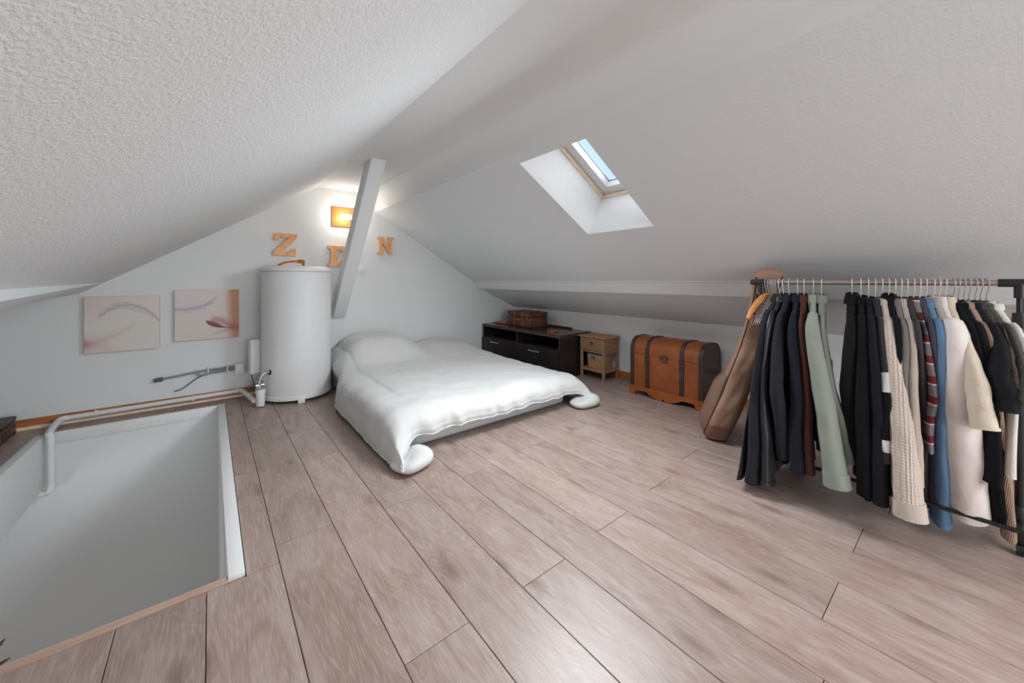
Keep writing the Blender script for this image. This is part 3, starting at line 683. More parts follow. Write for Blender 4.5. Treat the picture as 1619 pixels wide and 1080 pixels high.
rod = empty('curtain_rod', (3.522, 3.46, TZ+0.0125), 0, 'dark round wooden rod lying along the back of the media unit', 'rod')
MB().tube([(-0.01, -0.27, 0), (0.0, 0.60, 0)], 0.012, 10).build('shaft', M['wenge_top'], rod, smooth=True)
MB().tube([(-0.01, -0.30, 0), (-0.01, -0.27, 0)], [0.009, 0.0124], 10).build('end_knob', M['wenge_top'], rod, smooth=True)

# ---- bedside cabinet with wicker basket
M['grey_oak'] = wood('greyed_pine', (148, 114, 86), (172, 138, 108), (3, 3, 16), 0.6, nscale=5)
M['oak_top'] = wood('warm_pine_top', (174, 120, 78), (194, 142, 98), (16, 2, 3), 0.5, nscale=5)
BX0, BX1, BY0, BY1, BZ = 3.305, 3.570, 2.520, 2.850, 0.478
BCX, BCY = (BX0+BX1)/2, (BY0+BY1)/2
bs = empty('bedside_cabinet', (BCX, BCY, 0), 0, 'small greyed pine bedside cabinet with drawer and wicker basket bay', 'cabinet')
def bsb(name, mat, x0, x1, y0, y1, z0, z1, parent=bs, bevel=0.0015):
    return box(name, mat, parent, x0-BCX, x1-BCX, y0-BCY, y1-BCY, z0, z1, bevel=bevel, seg=1)
bsb('top', M['oak_top'], BX0-0.018, BX1+0.010, BY0-0.020, BY1+0.020, BZ-0.016, BZ, bevel=0.003)
for x in (BX0, BX1-0.026):
    for y in (BY0, BY1-0.026):
        bsb('leg', M['grey_oak'], x, x+0.026, y, y+0.026, 0, BZ-0.0165)
bsb('side_panel', M['grey_oak'], BX0+0.027, BX1-0.027, BY0+0.005, BY0+0.015, 0.315, BZ-0.017)
bsb('side_panel', M['grey_oak'], BX0+0.027, BX1-0.027, BY1-0.015, BY1-0.005, 0.315, BZ-0.017)
bsb('rail', M['grey_oak'], BX0+0.027, BX1-0.027, BY0+0.002, BY0+0.022, 0.288, 0.314)
bsb('rail', M['grey_oak'], BX0+0.004, BX0+0.022, BY0+0.027, BY1-0.027, 0.296, 0.314)
bsb('rail', M['grey_oak'], BX0+0.027, BX1-0.027, BY0+0.002, BY0+0.022, 0.088, 0.116)
bsb('rail', M['grey_oak'], BX0+0.004, BX0+0.022, BY0+0.027, BY1-0.027, 0.088, 0.116)
bsb('back_panel', M['grey_oak'], BX1-0.012, BX1-0.004, BY0+0.027, BY1-0.027, 0.30, BZ-0.017)
bsb('shelf', M['grey_oak'], BX0+0.023, BX1-0.003, BY0+0.023, BY1-0.003, 0.104, 0.115)
d_ = bsb('drawer', M['grey_oak'], BX0+0.004, BX0+0.018, BY0+0.030, BY1-0.030, 0.320, BZ-0.020)
for zz in (0.345, 0.372, 0.40, 0.428):
    bsb('slat', M['grey_oak'], BX0-0.002, BX0+0.004, BY0+0.055, BY1-0.055, zz, zz+0.020, parent=d_)
MB().tube([(BX0-0.003-BCX+0.014*0, 0, 0.40)] + [(BX0-0.008-BCX, 0.015*math.sin(a), 0.398+0.018*math.cos(a)) for a in [2*PI*i/12 for i in range(12)]], 0.003, 6).build('ring_pull', M['black_metal'], d_, smooth=True)
M['wicker'] = plain('honey_wicker', (190, 146, 92), 0.6, var=0.2, nscale=60)
M['linen'] = plain('grey_linen', (168, 152, 146), 0.9, var=0.06, bump=0.2, bscale=300)
bk = empty('wicker_basket', (BCX, BCY, 0.1155), 0, 'honey wicker basket with grey linen liner in the bedside cabinet', 'basket')
bxw, byw = 0.098, 0.122
def rr(k, n=64, p=5):
    out = []
    for i in range(n):
        a = 2*PI*i/n; c, s_ = math.cos(a), math.sin(a)
        q = (abs(c)**p+abs(s_)**p)**(-1/p); out.append((c*q*bxw*k, s_*q*byw*k))
    return out
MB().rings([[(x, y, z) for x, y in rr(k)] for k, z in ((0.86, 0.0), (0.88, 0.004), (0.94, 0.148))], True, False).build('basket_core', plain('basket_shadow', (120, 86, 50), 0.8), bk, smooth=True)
wv = MB()
for q in range(11):
    z = 0.008+q*0.0125; pts = rr(0.885+0.055*q/11)
    L = [(x*(1+0.022*(1 if (i//2+q) % 2 else -0.2)), y*(1+0.018*(1 if (i//2+q) % 2 else -0.2)), z) for i, (x, y) in enumerate(pts)]
    wv.tube(L+[L[0]], 0.0062, 5, caps=False)
wv.build('weave', M['wicker'], bk, smooth=True)
MB().rings([[(x, y, z+0.004*math.sin(i*1.1)*(1 if z < 0.12 else 0)) for i, (x, y) in enumerate(rr(k))] for k, z in ((0.985, 0.105), (0.995, 0.125), (1.0, 0.150), (0.985, 0.158), (0.93, 0.156), (0.90, 0.02))], False, False).build('liner', M['linen'], bk, smooth=True)
bow = MB()
for s_ in (-1, 1):
    bow.tube(spline([(-bxw*0.985, 0, 0.128), (-bxw-0.006, s_*0.02, 0.138), (-bxw-0.006, s_*0.032, 0.128), (-bxw-0.004, s_*0.014, 0.122), (-bxw*0.985, 0, 0.128)], 4), 0.003, 5)
    bow.tube(spline([(-bxw-0.003, 0, 0.126), (-bxw-0.005, s_*0.012, 0.105), (-bxw-0.004, s_*0.028, 0.085)], 4), 0.003, 5)
bow.build('ribbon_bow', plain('dark_ribbon', (92, 80, 78), 0.8), bk, smooth=True)

# ---- storage trunk
M['cherry'] = wood('cherry_wood', (140, 76, 38), (164, 92, 50), (14, 2.2, 2.2), 0.38, nscale=3.5, bump=0.03)
M['cherry_base'] = wood('cherry_base', (150, 80, 36), (172, 97, 50), (14, 2.2, 2.2), 0.4, nscale=3.5, bump=0.03)
M['strap'] = plain('dark_strap_leather', (62, 48, 44), 0.45, var=0.12)
M['trunk_side'] = plain('brown_leatherette', (74, 52, 44), 0.5, var=0.15)
KX0, KX1, KY0, KY1 = 3.195, 3.555, 1.430, 2.125
KCX, KCY = (KX0+KX1)/2, (KY0+KY1)/2
tr = empty('storage_trunk', (KCX, KCY, 0), 0, 'cherry wood trunk with domed lid and dark leather straps', 'trunk')
kd, kw = (KX1-KX0)/2, (KY1-KY0)/2
ZB, ZS, ZT = 0.084, 0.398, 0.552
box('body', M['cherry'], tr, -kd+0.008, kd-0.008, -kw+0.008, kw-0.008, ZB-0.02, ZS-0.001, bevel=0.002)
def lid_prof(e=0.0, r=0.120):
    P = [(-kd+0.008-e, ZS+0.0015)]
    n = 8
    for i in range(n+1):
        a = PI - i*PI/2/n; P.append((-kd+0.008-e+r+e + (r+e)*math.cos(a)-e*0, ZT-r + (r+e)*math.sin(a)))
    for i in range(n+1):
        a = PI/2 - i*PI/2/n; P.append((kd-0.008-r + (r+e)*math.cos(a), ZT-r + (r+e)*math.sin(a)))
    P.append((kd-0.008+e, ZS+0.0015)); return P
lid = MB().prism(lid_prof(), 'y', -kw+0.008, kw-0.008).build('lid', M['cherry'], tr, smooth=True, angle=0.5)
for sy in (-1, 1):
    ya, yb = sorted((sy*(kw-0.0075), sy*(kw-0.004)))
    MB().prism(lid_prof(-0.006), 'y', ya, yb).build('end_panel', M['trunk_side'], tr)
    box('end_panel', M['trunk_side'], tr, -kd+0.012, kd-0.012, ya, yb, ZB, ZS-0.003)
def band(y0, y1, e, name, low):
    """strap running down the front, over the lid and down the back"""
    outer = [(-kd+0.008-e, low)] + lid_prof(e) + [(kd-0.008+e, low)]
    inner = [(-kd+0.012, low)] + lid_prof(-0.004) + [(kd-0.012, low)]
    mb = MB(); n = len(outer)
    mb.rings([[(outer[i][0], y0, outer[i][1]), (outer[i][0], y1, outer[i][1]), (inner[i][0], y1, inner[i][1]), (inner[i][0], y0, inner[i][1])] for i in range(n)])
    return mb.build(name, M['strap'], tr, smooth=True, angle=0.5)
band(-kw+0.002, -kw+0.040, 0.004, 'edge_band', ZB); band(kw-0.040, kw-0.002, 0.004, 'edge_band', ZB)
for y in (-0.165, 0.165):
    s_ = band(y-0.018, y+0.018, 0.006, 'strap', ZB-0.012)
    X = -kd+0.008
    box('strap_tip', M['strap'], s_, X-0.011, X-0.005, y-0.019, y+0.019, ZB-0.016, ZS-0.012, bevel=0.003)
    b_ = MB().tube([(X-0.010, y-0.022, ZS-0.045), (X-0.010, y+0.022, ZS-0.045), (X-0.010, y+0.022, ZS-0.005), (X-0.010, y-0.022, ZS-0.005), (X-0.010, y-0.022, ZS-0.045)], 0.003, 6).tube([(X-0.013, y, ZS-0.045), (X-0.013, y, ZS-0.005)], 0.002, 6)
    b_.build('buckle', M['old_brass'], s_)
    box('keeper', M['strap'], s_, X-0.015, X-0.004, y-0.022, y+0.022, ZS-0.085, ZS-0.055, bevel=0.004)
    for zz in (ZS+0.012, ZS-0.13, ZS-0.20, ZS-0.27):
        MB().rings([[(X-0.011-dx, y+math.cos(a)*r, zz+math.sin(a)*r) for a in [2*PI*i/10 for i in range(10)]] for r, dx in ((0.006, 0), (0.005, 0.003), (0.002, 0.004))]).build('rivet', M['old_brass'], s_, smooth=True)
X = -kd+0.008
lk = MB().rings([[(X-dx, math.cos(a)*r, ZS-0.008+math.sin(a)*r) for a in [2*PI*i/28 for i in range(28)]] for r, dx in ((0.042, 0.0), (0.042, 0.005), (0.036, 0.007), (0.034, 0.005))]).build('lock_plate', M['old_brass'], tr, smooth=True, angle=0.5)
hs = [(X-0.008, 0.014*math.cos(a)-0.012, ZS-0.004+0.022*math.sin(a)) for a in [0.6+i*0.35 for i in range(12)]]
MB().tube(hs, 0.005, 6).tube([(X-0.008, 0.016, ZS-0.026), (X-0.008, 0.016, ZS+0.004)], 0.004, 6).build('hasp', M['strap'], lk, smooth=True)
# scalloped plinth
def scallop(n=40):
    P = []
    for i in range(n+1):
        u = -1+2*i/n; a = abs(u)
        if a < 0.05: z = 0.022-0.40*a*0.35
        elif a < 0.30: z = 0.004+0.010*(smoothstep(0.20, 0.30, a))*1.2
        elif a < 0.52: z = 0.016+0.034*smoothstep(0.30, 0.52, a)
        elif a < 0.80: z = 0.050-0.004*smoothstep(0.7, 0.8, a)
        else: z = 0.046*(1-smoothstep(0.80, 0.835, a))
        P.append((u*(kw+0.002), max(0, z)))
    return P
sc = scallop()
MB().prism(sc+[(kw+0.002, ZB+0.004), (-kw-0.002, ZB+0.004)], 'x', -kd-0.006, -kd+0.010).build('plinth_front', M['cherry_base'], tr)
MB().prism(sc+[(kw+0.002, ZB+0.004), (-kw-0.002, ZB+0.004)], 'x', kd-0.010, kd+0.004).build('plinth_back', M['cherry_base'], tr)
for sy in (-1, 1):
    ya, yb = sorted((sy*(kw+0.002), sy*(kw-0.014)))
    pts = [(-kd+0.0105, 0.0), (-kd+0.06, 0.0), (-kd+0.09, 0.04), (0, 0.05), (kd-0.09, 0.04), (kd-0.06, 0.0), (kd-0.0105, 0.0), (kd-0.0105, ZB+0.004), (-kd+0.0105, ZB+0.004)]
    MB().prism(pts, 'y', ya, yb).build('plinth_side', M['cherry_base'], tr)
    y = sy*(kw-0.002)
    MB().tube(spline([(-0.05, y, 0.33), (-0.045, y+sy*0.018, 0.32), (0, y+sy*0.024, 0.30), (0.045, y+sy*0.018, 0.32), (0.05, y, 0.33)], 5), 0.006, 6).build('carry_handle', M['black_metal'], tr, smooth=True)

# ================================================================== BED
MX0, MX1, MY0, MY1 = 0.985, 2.475, 2.315, 4.33
M['ticking'] = plain('white_mattress_cotton', (198, 200, 200), 0.85, var=0.015, bump=0.1, bscale=60)
mt = empty('mattress', ((MX0+MX1)/2, (MY0+MY1)/2, 0), 0, 'plain white mattress lying on the floor under the duvet', 'mattress')
box('mattress_core', M['ticking'], mt, -(MX1-MX0)/2, (MX1-MX0)/2, -(MY1-MY0)/2, (MY1-MY0)/2, 0.002, 0.185, bevel=0.035, seg=3)
M['duvet'] = plain('white_duvet_cotton', (210, 210, 208), 0.9, var=0.012, nscale=6, bump=0.5, bscale=13, sheen=0.15)
NU, NV = 150, 150
XC = (MX0+MX1)/2
def hump(x, y):
    a = smoothstep(3.35, 4.05, y)
    # pillow under the duvet, left of the middle
    p = math.exp(-((x-1.42)/0.40)**4)*smoothstep(3.62, 3.98, y)*0.205
    q = math.exp(-((x-2.25)/0.28)**4)*smoothstep(3.75, 4.05, y)*0.05
    return 0.03*a+p+q
def duvet_point(s, t):
    """s in -1..1 across, t in 0..1 front hem to head end"""
    ca_, cb_ = max(0.0, (abs(s)-0.84)/0.16), max(0.0, (0.11-t)/0.11)
    if ca_ > 0 and cb_ > 0:            # the corners are rounded
        k_ = max(ca_, cb_)/math.hypot(ca_, cb_)
        s = math.copysign(0.84+0.16*ca_*k_, s); t = 0.11-0.11*cb_*k_
    arc = 1.13*s; sg = 1 if s >= 0 else -1; a = abs(arc)
    flat = 0.735
    if a <= flat: ox, ds = a, 0.0
    else:
        q = a-flat; r = 0.135; full = r*PI/2
        if q < full: th = q/r; ox = flat+r*math.sin(th); ds = (1-math.cos(th))*0.50
        else:
            k = (q-full)/(1.13-flat-full); ox = flat+r+0.045*k; ds = 0.50+0.50*k
    x = XC + sg*ox
    b = 2.32*t; fl = 0.34
    corner = smoothstep(0.60, 0.86, abs(s))
    if b >= fl: y = 2.36 + (b-fl)*(4.335-2.36)/(2.32-fl); df = 0.0
    else:
        q = fl-b; r = 0.13; full = r*PI/2
        if q < full: th = q/r; y = 2.36-r*math.sin(th); df = (1-math.cos(th))*0.46
        else:
            k = (q-full)/(fl-full); y = 2.36-r-0.03*k; df = 0.46+(0.16+0.26*corner)*k
        y -= (0.20 if s < 0 else 0.11)*corner*smoothstep(0, fl, q)
    ztop = 0.262 + hump(x, y)
    if s < 0: ztop += 0.015*smoothstep(-0.3, -0.62, s)*(1-smoothstep(3.5, 4.0, y))
    z = 0.035 + (ztop-0.035)*(1-ds)*(1-df)
    # loft between the stitched edge and the middle
    z += 0.014*math.sin(PI*min(1, max(0, (0.66-abs(s))/0.66)))*(1-df)
    # seam groove where the duvet turns over the mattress edge
    z -= 0.016*math.exp(-((abs(s)-0.60)/0.013)**2)*smoothstep(0.22, 0.35, t)
    # folds
    n1 = noise.noise(Vector((x*3.1, y*2.3, 1.7))); n2 = noise.noise(Vector((x*9, y*7, 4.2)))
    n3 = noise.noise(Vector((x*5-y*4, y*13+x*3, 2.2)))
    z += 0.016*n1*(1-ds*0.8)*(1-df*0.6) + 0.006*n2 + 0.004*n3
    g = smoothstep(0.35, 0.0, t)*(1-smoothstep(0.75, 1.0, abs(s))*0.5)
    w_ = noise.noise(Vector((x*8+2*y, 2.2*z, 8.1)))*0.026*g + 0.012*g*noise.noise(Vector((x*22+6*z, z*3, 3.3))); y += w_; z += 0.35*w_
    y -= 0.035*math.sin(PI*min(1, max(0, (fl-b)/fl)))*(1-corner*0.5) if b < fl else 0
    sd = smoothstep(0.62, 0.85, abs(s)); x += sg*0.016*sd*noise.noise(Vector((y*6.5, z*3, 2.2))); z += 0.008*sd*noise.noise(Vector((y*14, x*5, 5.2)))*(1-df)
    # left edge swings in near the head end
    x -= 0.03*(-sg)*math.sin(PI*max(0, min(1, (abs(s)-0.6)/0.4)))
    if s < 0: x += 0.17*smoothstep(3.35, 3.85, y)*smoothstep(0.5, 1.0, -s)
    return Vector((x, y, max(z, 0.028)))
du = empty('duvet', (XC, 3.3, 0.0), 0, 'thick plain white duvet spread over the floor mattress', 'duvet')
inv = Vector((XC, 3.3, 0.0))
mb = MB()
grid = [[duvet_point(-1+2*i/NU, j/NV) for i in range(NU+1)] for j in range(NV+1)]
nor = [[None]*(NU+1) for _ in range(NV+1)]
for j in range(NV+1):
    for i in range(NU+1):
        a = grid[j][min(i+1, NU)]-grid[j][max(i-1, 0)]; b = grid[min(j+1, NV)][i]-grid[max(j-1, 0)][i]
        nor[j][i] = a.cross(b).normalized()
def thick(i, j):
    e = min(i/NU, 1-i/NU, j/NV*1.0, 1)
    return 0.006+0.030*smoothstep(0, 0.06, e)
vs_, fs = [], []
for j in range(NV+1):
    for i in range(NU+1): vs_.append(grid[j][i]-inv)
off = len(vs_)
for j in range(NV+1):
    for i in range(NU+1):
        p = grid[j][i]-nor[j][i]*thick(i, j); p.z = max(p.z, 0.004); vs_.append(p-inv)
W_ = NU+1
for j in range(NV):
    for i in range(NU):
        a = j*W_+i; fs.append((a, a+1, a+W_+1, a+W_)); fs.append((off+a, off+a+W_, off+a+W_+1, off+a+1))
for i in range(NU):
    fs.append((i, off+i, off+i+1, i+1)); a = NV*W_+i; fs.append((a, a+1, off+a+1, off+a))
for j in range(NV):
    a = j*W_; fs.append((a, a+W_, off+a+W_, off+a)); a = j*W_+NU; fs.append((a, off+a, off+a+W_, a+W_))
MB().add(vs_, fs).build('duvet_cover', M['duvet'], du, smooth=True, angle=1.6)
hem = [grid[j][0] for j in range(NV, -1, -3)] + [grid[0][i] for i in range(0, NU+1, 2)] + [grid[j][NU] for j in range(0, NV+1, 3)]
MB().tube([p-inv+Vector((0, 0, -0.003)) for p in hem], 0.0055, 6).build('piping', M['duvet'], du, smooth=True)
# turned-in corners lying on the boards
def lobe(cx, cy, rz, lx, ly, hz):
    rings = []
    for k in range(9):
        th = -PI/2+PI*k/8; c = max(0.02, math.cos(th))**0.55
        rings.append([(math.copysign(abs(math.cos(a))**0.7, math.cos(a))*lx*c, math.copysign(abs(math.sin(a))**0.7, math.sin(a))*ly*c, hz*(0.5+0.5*math.sin(th))*(1+0.25*math.cos(a))) for a in [2*PI*i/28 for i in range(28)]])
    return MB().rings(rings).build('turned_corner', M['duvet'], du, smooth=True, angle=1.6, loc=Vector((cx, cy, 0.002))-inv, rot=(0, 0, rz))
lobe(0.925, 2.085, 0.30, 0.120, 0.105, 0.085); lobe(2.550, 2.150, -0.15, 0.135, 0.095, 0.085)

# ================================================================== GUITAR BAG
M['bag'] = plain('brown_nylon', (158, 124, 104), 0.6, var=0.06, nscale=5, bump=0.35, bscale=9)
M['bag_dark'] = plain('dark_brown_nylon', (92, 66, 56), 0.6, var=0.08)
Wd = Vector((0.922, 0.386, 0)); Td = Vector((-0.386, 0.922, 0))
gb = empty('guitar_bag', (2.835, 1.150, 0.0), 0, 'padded brown guitar gig bag leaning beside the clothes rail', 'guitar bag')
AX = [(0.0, -0.012, 0.012), (0.04, 0.0, 0.03), (0.35, -0.02, -0.095), (0.7, -0.10, -0.23), (1.0, -0.185, -0.325), (1.20, -0.225, -0.375)]
def bag_c(hh):
    return Vector((interp([(a, b) for a, b, c in AX], hh), interp([(a, c) for a, b, c in AX], hh), 0))
AW = [(0, 0.125), (0.02, 0.165), (0.06, 0.192), (0.14, 0.205), (0.26, 0.200), (0.36, 0.172), (0.46, 0.150), (0.54, 0.146), (0.62, 0.130), (0.70, 0.090), (0.76, 0.070), (0.90, 0.062), (1.05, 0.062), (1.14, 0.068), (1.18, 0.060), (1.20, 0.030)]
BT = [(0, 0.062), (0.02, 0.078), (0.06, 0.086), (0.3, 0.086), (0.5, 0.080), (0.7, 0.068), (0.85, 0.060), (1.05, 0.066), (1.15, 0.076), (1.185, 0.064), (1.20, 0.02)]
def bag_ring(hh, ka=1.0, kb=1.0, n=36, pe=4.0):
    a, b = interp(AW, hh)*ka, interp(BT, hh)*kb; c = bag_c(hh); out = []
    for i in range(n):
        q = 2*PI*i/n; cc, ss = math.cos(q), math.sin(q); k = (abs(cc)**pe+abs(ss)**pe)**(-1/pe)
        wr = 1+0.05*noise.noise(Vector((cc*2, ss*2+hh*7+cc*2, 3)))*(1 if 0.03 < hh < 1.1 else 0)
        out.append(c + Wd*(a*cc*k*wr) + Td*(b*ss*k*wr) + Vector((0, 0, hh*0.975+0.0025)))
    return out
hs_ = [0, 0.008, 0.02, 0.04, 0.06]+[0.06+0.02*i for i in range(1, 55)]+[1.15, 1.165, 1.18, 1.19, 1.2]
MB().rings([bag_ring(x) for x in hs_]).build('bag_shell', M['bag'], gb, smooth=True, angle=1.3)
for sT in (-1, 1):
    for sW in (-1, 1):
        path = []
        for x in hs_[3:-4:2]:
            a, b = interp(AW, x), interp(BT, x); path.append(bag_c(x)+Wd*(sW*a*0.845)+Td*(sT*b*0.845)*1.0+Vector((0, 0, x*0.975)))
        MB().tube(path, 0.0055, 6).build('piping', M['bag_dark'], gb, smooth=True)
def pocket(h0, h1, prot, kw_):
    rings = []
    n = 10
    for k in range(n+1):
        x = h0+(h1-h0)*k/n; e = min(1, math.sin(PI*min(1, max(0.0, (k/n)*0.94+0.03)))*1.8); c = bag_c(x); a = interp(AW, x)*kw_; b = interp(BT, x)
        rings.append([c+Wd*(a*u)+Td*(b*0.9+(prot*e*max(0.0, 1-abs(u)**6) if up else 0))+Vector((0, 0, x+0.003)) for u, up in [(-1, 0), (-0.95, 1), (-0.7, 1), (-0.3, 1), (0.3, 1), (0.7, 1), (0.95, 1), (1, 0)]])
    return MB().rings(rings).build('front_pocket', plain('pocket_nylon', (128, 98, 82), 0.6), gb, smooth=True, angle=0.9)
pocket(0.04, 0.46, 0.055, 0.85)
pan = MB().rings([bag_ring(x, 1.012, 1.012) for x in (0.012, 0.03, 0.06, 0.09, 0.12)], False, False).build('base_panel', plain('tan_nylon_panel', (136, 98, 80), 0.55), gb, smooth=True)
for k, (du_, hh) in enumerate(((-0.6, 1.02), (-0.2, 0.93))):
    c = bag_c(hh)-Wd*(interp(AW, hh)*1.03)+Td*(interp(BT, hh)*0.6)
    MB().tube([c+Vector((0, 0, hh)), c+Vector((0.0, 0.002, hh-0.09))], 0.005, 6).build('zip_pull', M['black_plastic'], gb)

# ================================================================== CLOTHES RAIL
RK = 1.06
RX, RZ = 2.38*RK, 1.1-0.010*RK
rk = empty('clothes_rack', (RX, 0.35, 0), 0, 'black and steel garment rack with a long hanging rail', 'clothes rack')
def R_(x, y, z): return (x-RX, y-0.35, z)
railm = plain('bronze_steel_rail', (188, 170, 164), 0.38, metal=0.8, var=0.03)
MB().tube([R_(RX, 0.820, RZ), R_(RX, -0.165, RZ)], 0.0125, 14).build('rail', railm, rk, smooth=True)
for y in (0.790, -0.111):
    MB().tube([R_(RX, y+0.055, RZ), R_(RX, y-0.03, RZ)], 0.0165, 12).tube([R_(RX, y, RZ), R_(RX, y, RZ-0.06)], 0.0165, 12).build('tee_joint', M['black_plastic'], rk, smooth=True)
    MB().tube([R_(RX, y, RZ-0.05), R_(RX, y, RZ-0.16)], 0.0105, 10).build('upper_tube', M['black_metal'], rk, smooth=True)
    MB().tube([R_(RX, y, RZ-0.12), R_(RX, y, RZ-0.15), R_(RX, y, RZ-0.18)], [0.020, 0.022, 0.018], 12).build('collar', M['black_plastic'], rk, smooth=True)
    MB().tube([R_(RX, y, RZ-0.15), R_(RX, y, 0.10)], 0.0145, 12).build('post', M['black_metal'], rk, smooth=True)
    MB().tube([R_(RX, y, 0.085), R_(RX+0.40, y, 0.085)], 0.014, 10).build('foot_bar', M['black_metal'], rk, smooth=True)
    MB().tube([R_(RX, y, 0.06), R_(RX, y, 0.085), R_(RX, y, 0.19), R_(RX, y, 0.20)], [0.026, 0.034, 0.026, 0.020], 12).build('base_joint', M['black_plastic'], rk, smooth=True)
    for sx in (0.0, 1.95):
        cs = MB().tube([R_(RX+sx*0.20, y-0.010, 0.0255), R_(RX+sx*0.20, y+0.010, 0.0255)], 0.025, 14).tube([R_(RX+sx*0.20, y, 0.03), R_(RX+sx*0.20, y, 0.075)], 0.008, 8)
        cs.build('castor', M['black_plastic'], rk, smooth=True)
MB().tube([R_(2.395, 0.790, 0.145), R_(2.395, -0.111, 0.145)], 0.0085, 10).build('cross_bar', M['black_metal'], rk, smooth=True)
for y in (0.790, -0.111): MB().tube([R_(2.390, y, 0.145), R_(RX, y, 0.145)], 0.0085, 8).build('bracket', M['black_metal'], rk, smooth=True)
MB().tube([R_(RX, -0.111, RZ-0.155), R_(RX, -0.175, RZ-0.155)], 0.011, 10).build('extension_arm', M['black_metal'], rk, smooth=True)

# ---- hangers
M['wire'] = plain('grey_wire', (196, 190, 190), 0.35, metal=0.5, var=0.03)
M['white_wire'] = plain('white_coated_wire', (214, 208, 206), 0.45, var=0.02)
def hook_pts(top_r=0.0165):
    P = [(top_r*math.cos(a), 0, 0.002+top_r*math.sin(a)) for a in [-0.5+i*0.33 for i in range(12)]]   # around the rail
    P += [(-top_r*0.98, 0, -0.012), (-0.010, 0, -0.035), (0, 0, -0.050), (0, 0, -0.072)]
    return P
_hook = MB().tube(hook_pts(), 0.0023, 6).build('hook', M['white_wire'], None, smooth=True).data
_hook_dark = _hook.copy(); _hook_dark.materials[0] = M['wire']
_wire = MB().tube([(0, 0, -0.068), (-0.035, 0, -0.090), (-0.190, 0, -0.205), (-0.205, 0, -0.222), (-0.195, 0, -0.232), (0, 0, -0.234), (0.195, 0, -0.232), (0.205, 0, -0.222), (0.190, 0, -0.205), (0.035, 0, -0.090), (0, 0, -0.068)], 0.0023, 6).build('shoulder_wire', M['white_wire'], None, smooth=True).data
_wire_dark = _wire.copy(); _wire_dark.materials[0] = M['wire']
for o in [o for o in bpy.data.objects if o.name in ('hook', 'shoulder_wire')]: bpy.data.objects.remove(o)
def hanger(y, rz, label, dark=False, group='wire hangers on the clothes rail'):
    t = empty('wire_hanger', (RX, y, RZ), rz, label, 'hanger', group)
    for n_, me in (('hook', _hook_dark if dark else _hook), ('shoulder_wire', _wire_dark if dark else _wire)):
        c = bpy.data.objects.new(n_, me); COL.objects.link(c); c.parent = t
    return t
for y in (0.755, 0.744, 0.735, 0.726, 0.717):
    hanger(y, -0.10, 'empty grey wire hanger bunched at the end of the clothes rail', True, 'empty wire hangers on the clothes rail')
wh = empty('wooden_hanger', (RX, 0.768, RZ), -0.12, 'honey coloured wooden coat hanger at the end of the clothes rail', 'hanger')
MB().tube(spline([(-0.21, 0, -0.205), (-0.16, 0, -0.155), (-0.08, 0, -0.105), (0, 0, -0.080), (0.08, 0, -0.105), (0.16, 0, -0.155), (0.21, 0, -0.205)], 5), [0.010+0.008*math.sin(PI*i/30) for i in range(31)], 10, flat=1.0).build('yoke', wood('hanger_wood', (186, 124, 66), (206, 146, 86), (3, 12, 12)), wh, smooth=True)
MB().tube([(-0.185, 0, -0.192), (0.185, 0, -0.192)], 0.006, 8).build('trouser_bar', M['letter_wood'], wh, smooth=True)
c = bpy.data.objects.new('hook', _hook_dark); COL.objects.link(c); c.parent = wh

# ---- garments
def fabric(name, rgb, bump=0.3, bscale=140, var=0.06, stretch=(1, 1, 1), rough=0.9, sheen=0.03, spec=0.2):
    if max(rgb) < 100: rgb = tuple(c*0.82 for c in rgb)
    return plain(name, rgb, rough, var=var, nscale=9, bump=bump, bscale=bscale, stretch=stretch, sheen=sheen, spec=spec)
def plaid(name):
    m, nt, b = new_mat(name); L = nt.links.new
    tc = node(nt, 'ShaderNodeTexCoord'); sp = node(nt, 'ShaderNodeSeparateXYZ'); L(tc.outputs['Object'], sp.inputs[0])
    def band(src, freq, lo):
        a = node(nt, 'ShaderNodeMath', operation='MULTIPLY'); a.inputs[1].default_value = freq; L(src, a.inputs[0])
        f = node(nt, 'ShaderNodeMath', operation='FRACT'); L(a.outputs[0], f.inputs[0])
        g = node(nt, 'ShaderNodeMath', operation='LESS_THAN'); g.inputs[1].default_value = lo; L(f.outputs[0], g.inputs[0]); return g.outputs[0]
    s1 = band(sp.outputs['Z'], 12, 0.45); s2 = band(sp.outputs['X'], 14, 0.45); s3 = band(sp.outputs['Z'], 12, 0.08)
    m1 = node(nt, 'ShaderNodeMix', data_type='RGBA'); m1.inputs[6].default_value = srgb(120, 112, 118); m1.inputs[7].default_value = srgb(112, 32, 42); L(s1, m1.inputs[0])
    m2 = node(nt, 'ShaderNodeMix', data_type='RGBA', blend_type='MULTIPLY'); L(s2, m2.inputs[0]); L(m1.outputs[2], m2.inputs[6]); m2.inputs[7].default_value = (0.55, 0.5, 0.55, 1)
    m3 = node(nt, 'ShaderNodeMix', data_type='RGBA'); L(s3, m3.inputs[0]); L(m2.outputs[2], m3.inputs[6]); m3.inputs[7].default_value = srgb(190, 180, 178)
    L(m3.outputs[2], b.inputs['Base Color']); b.inputs['Roughness'].default_value = 0.9
    return m
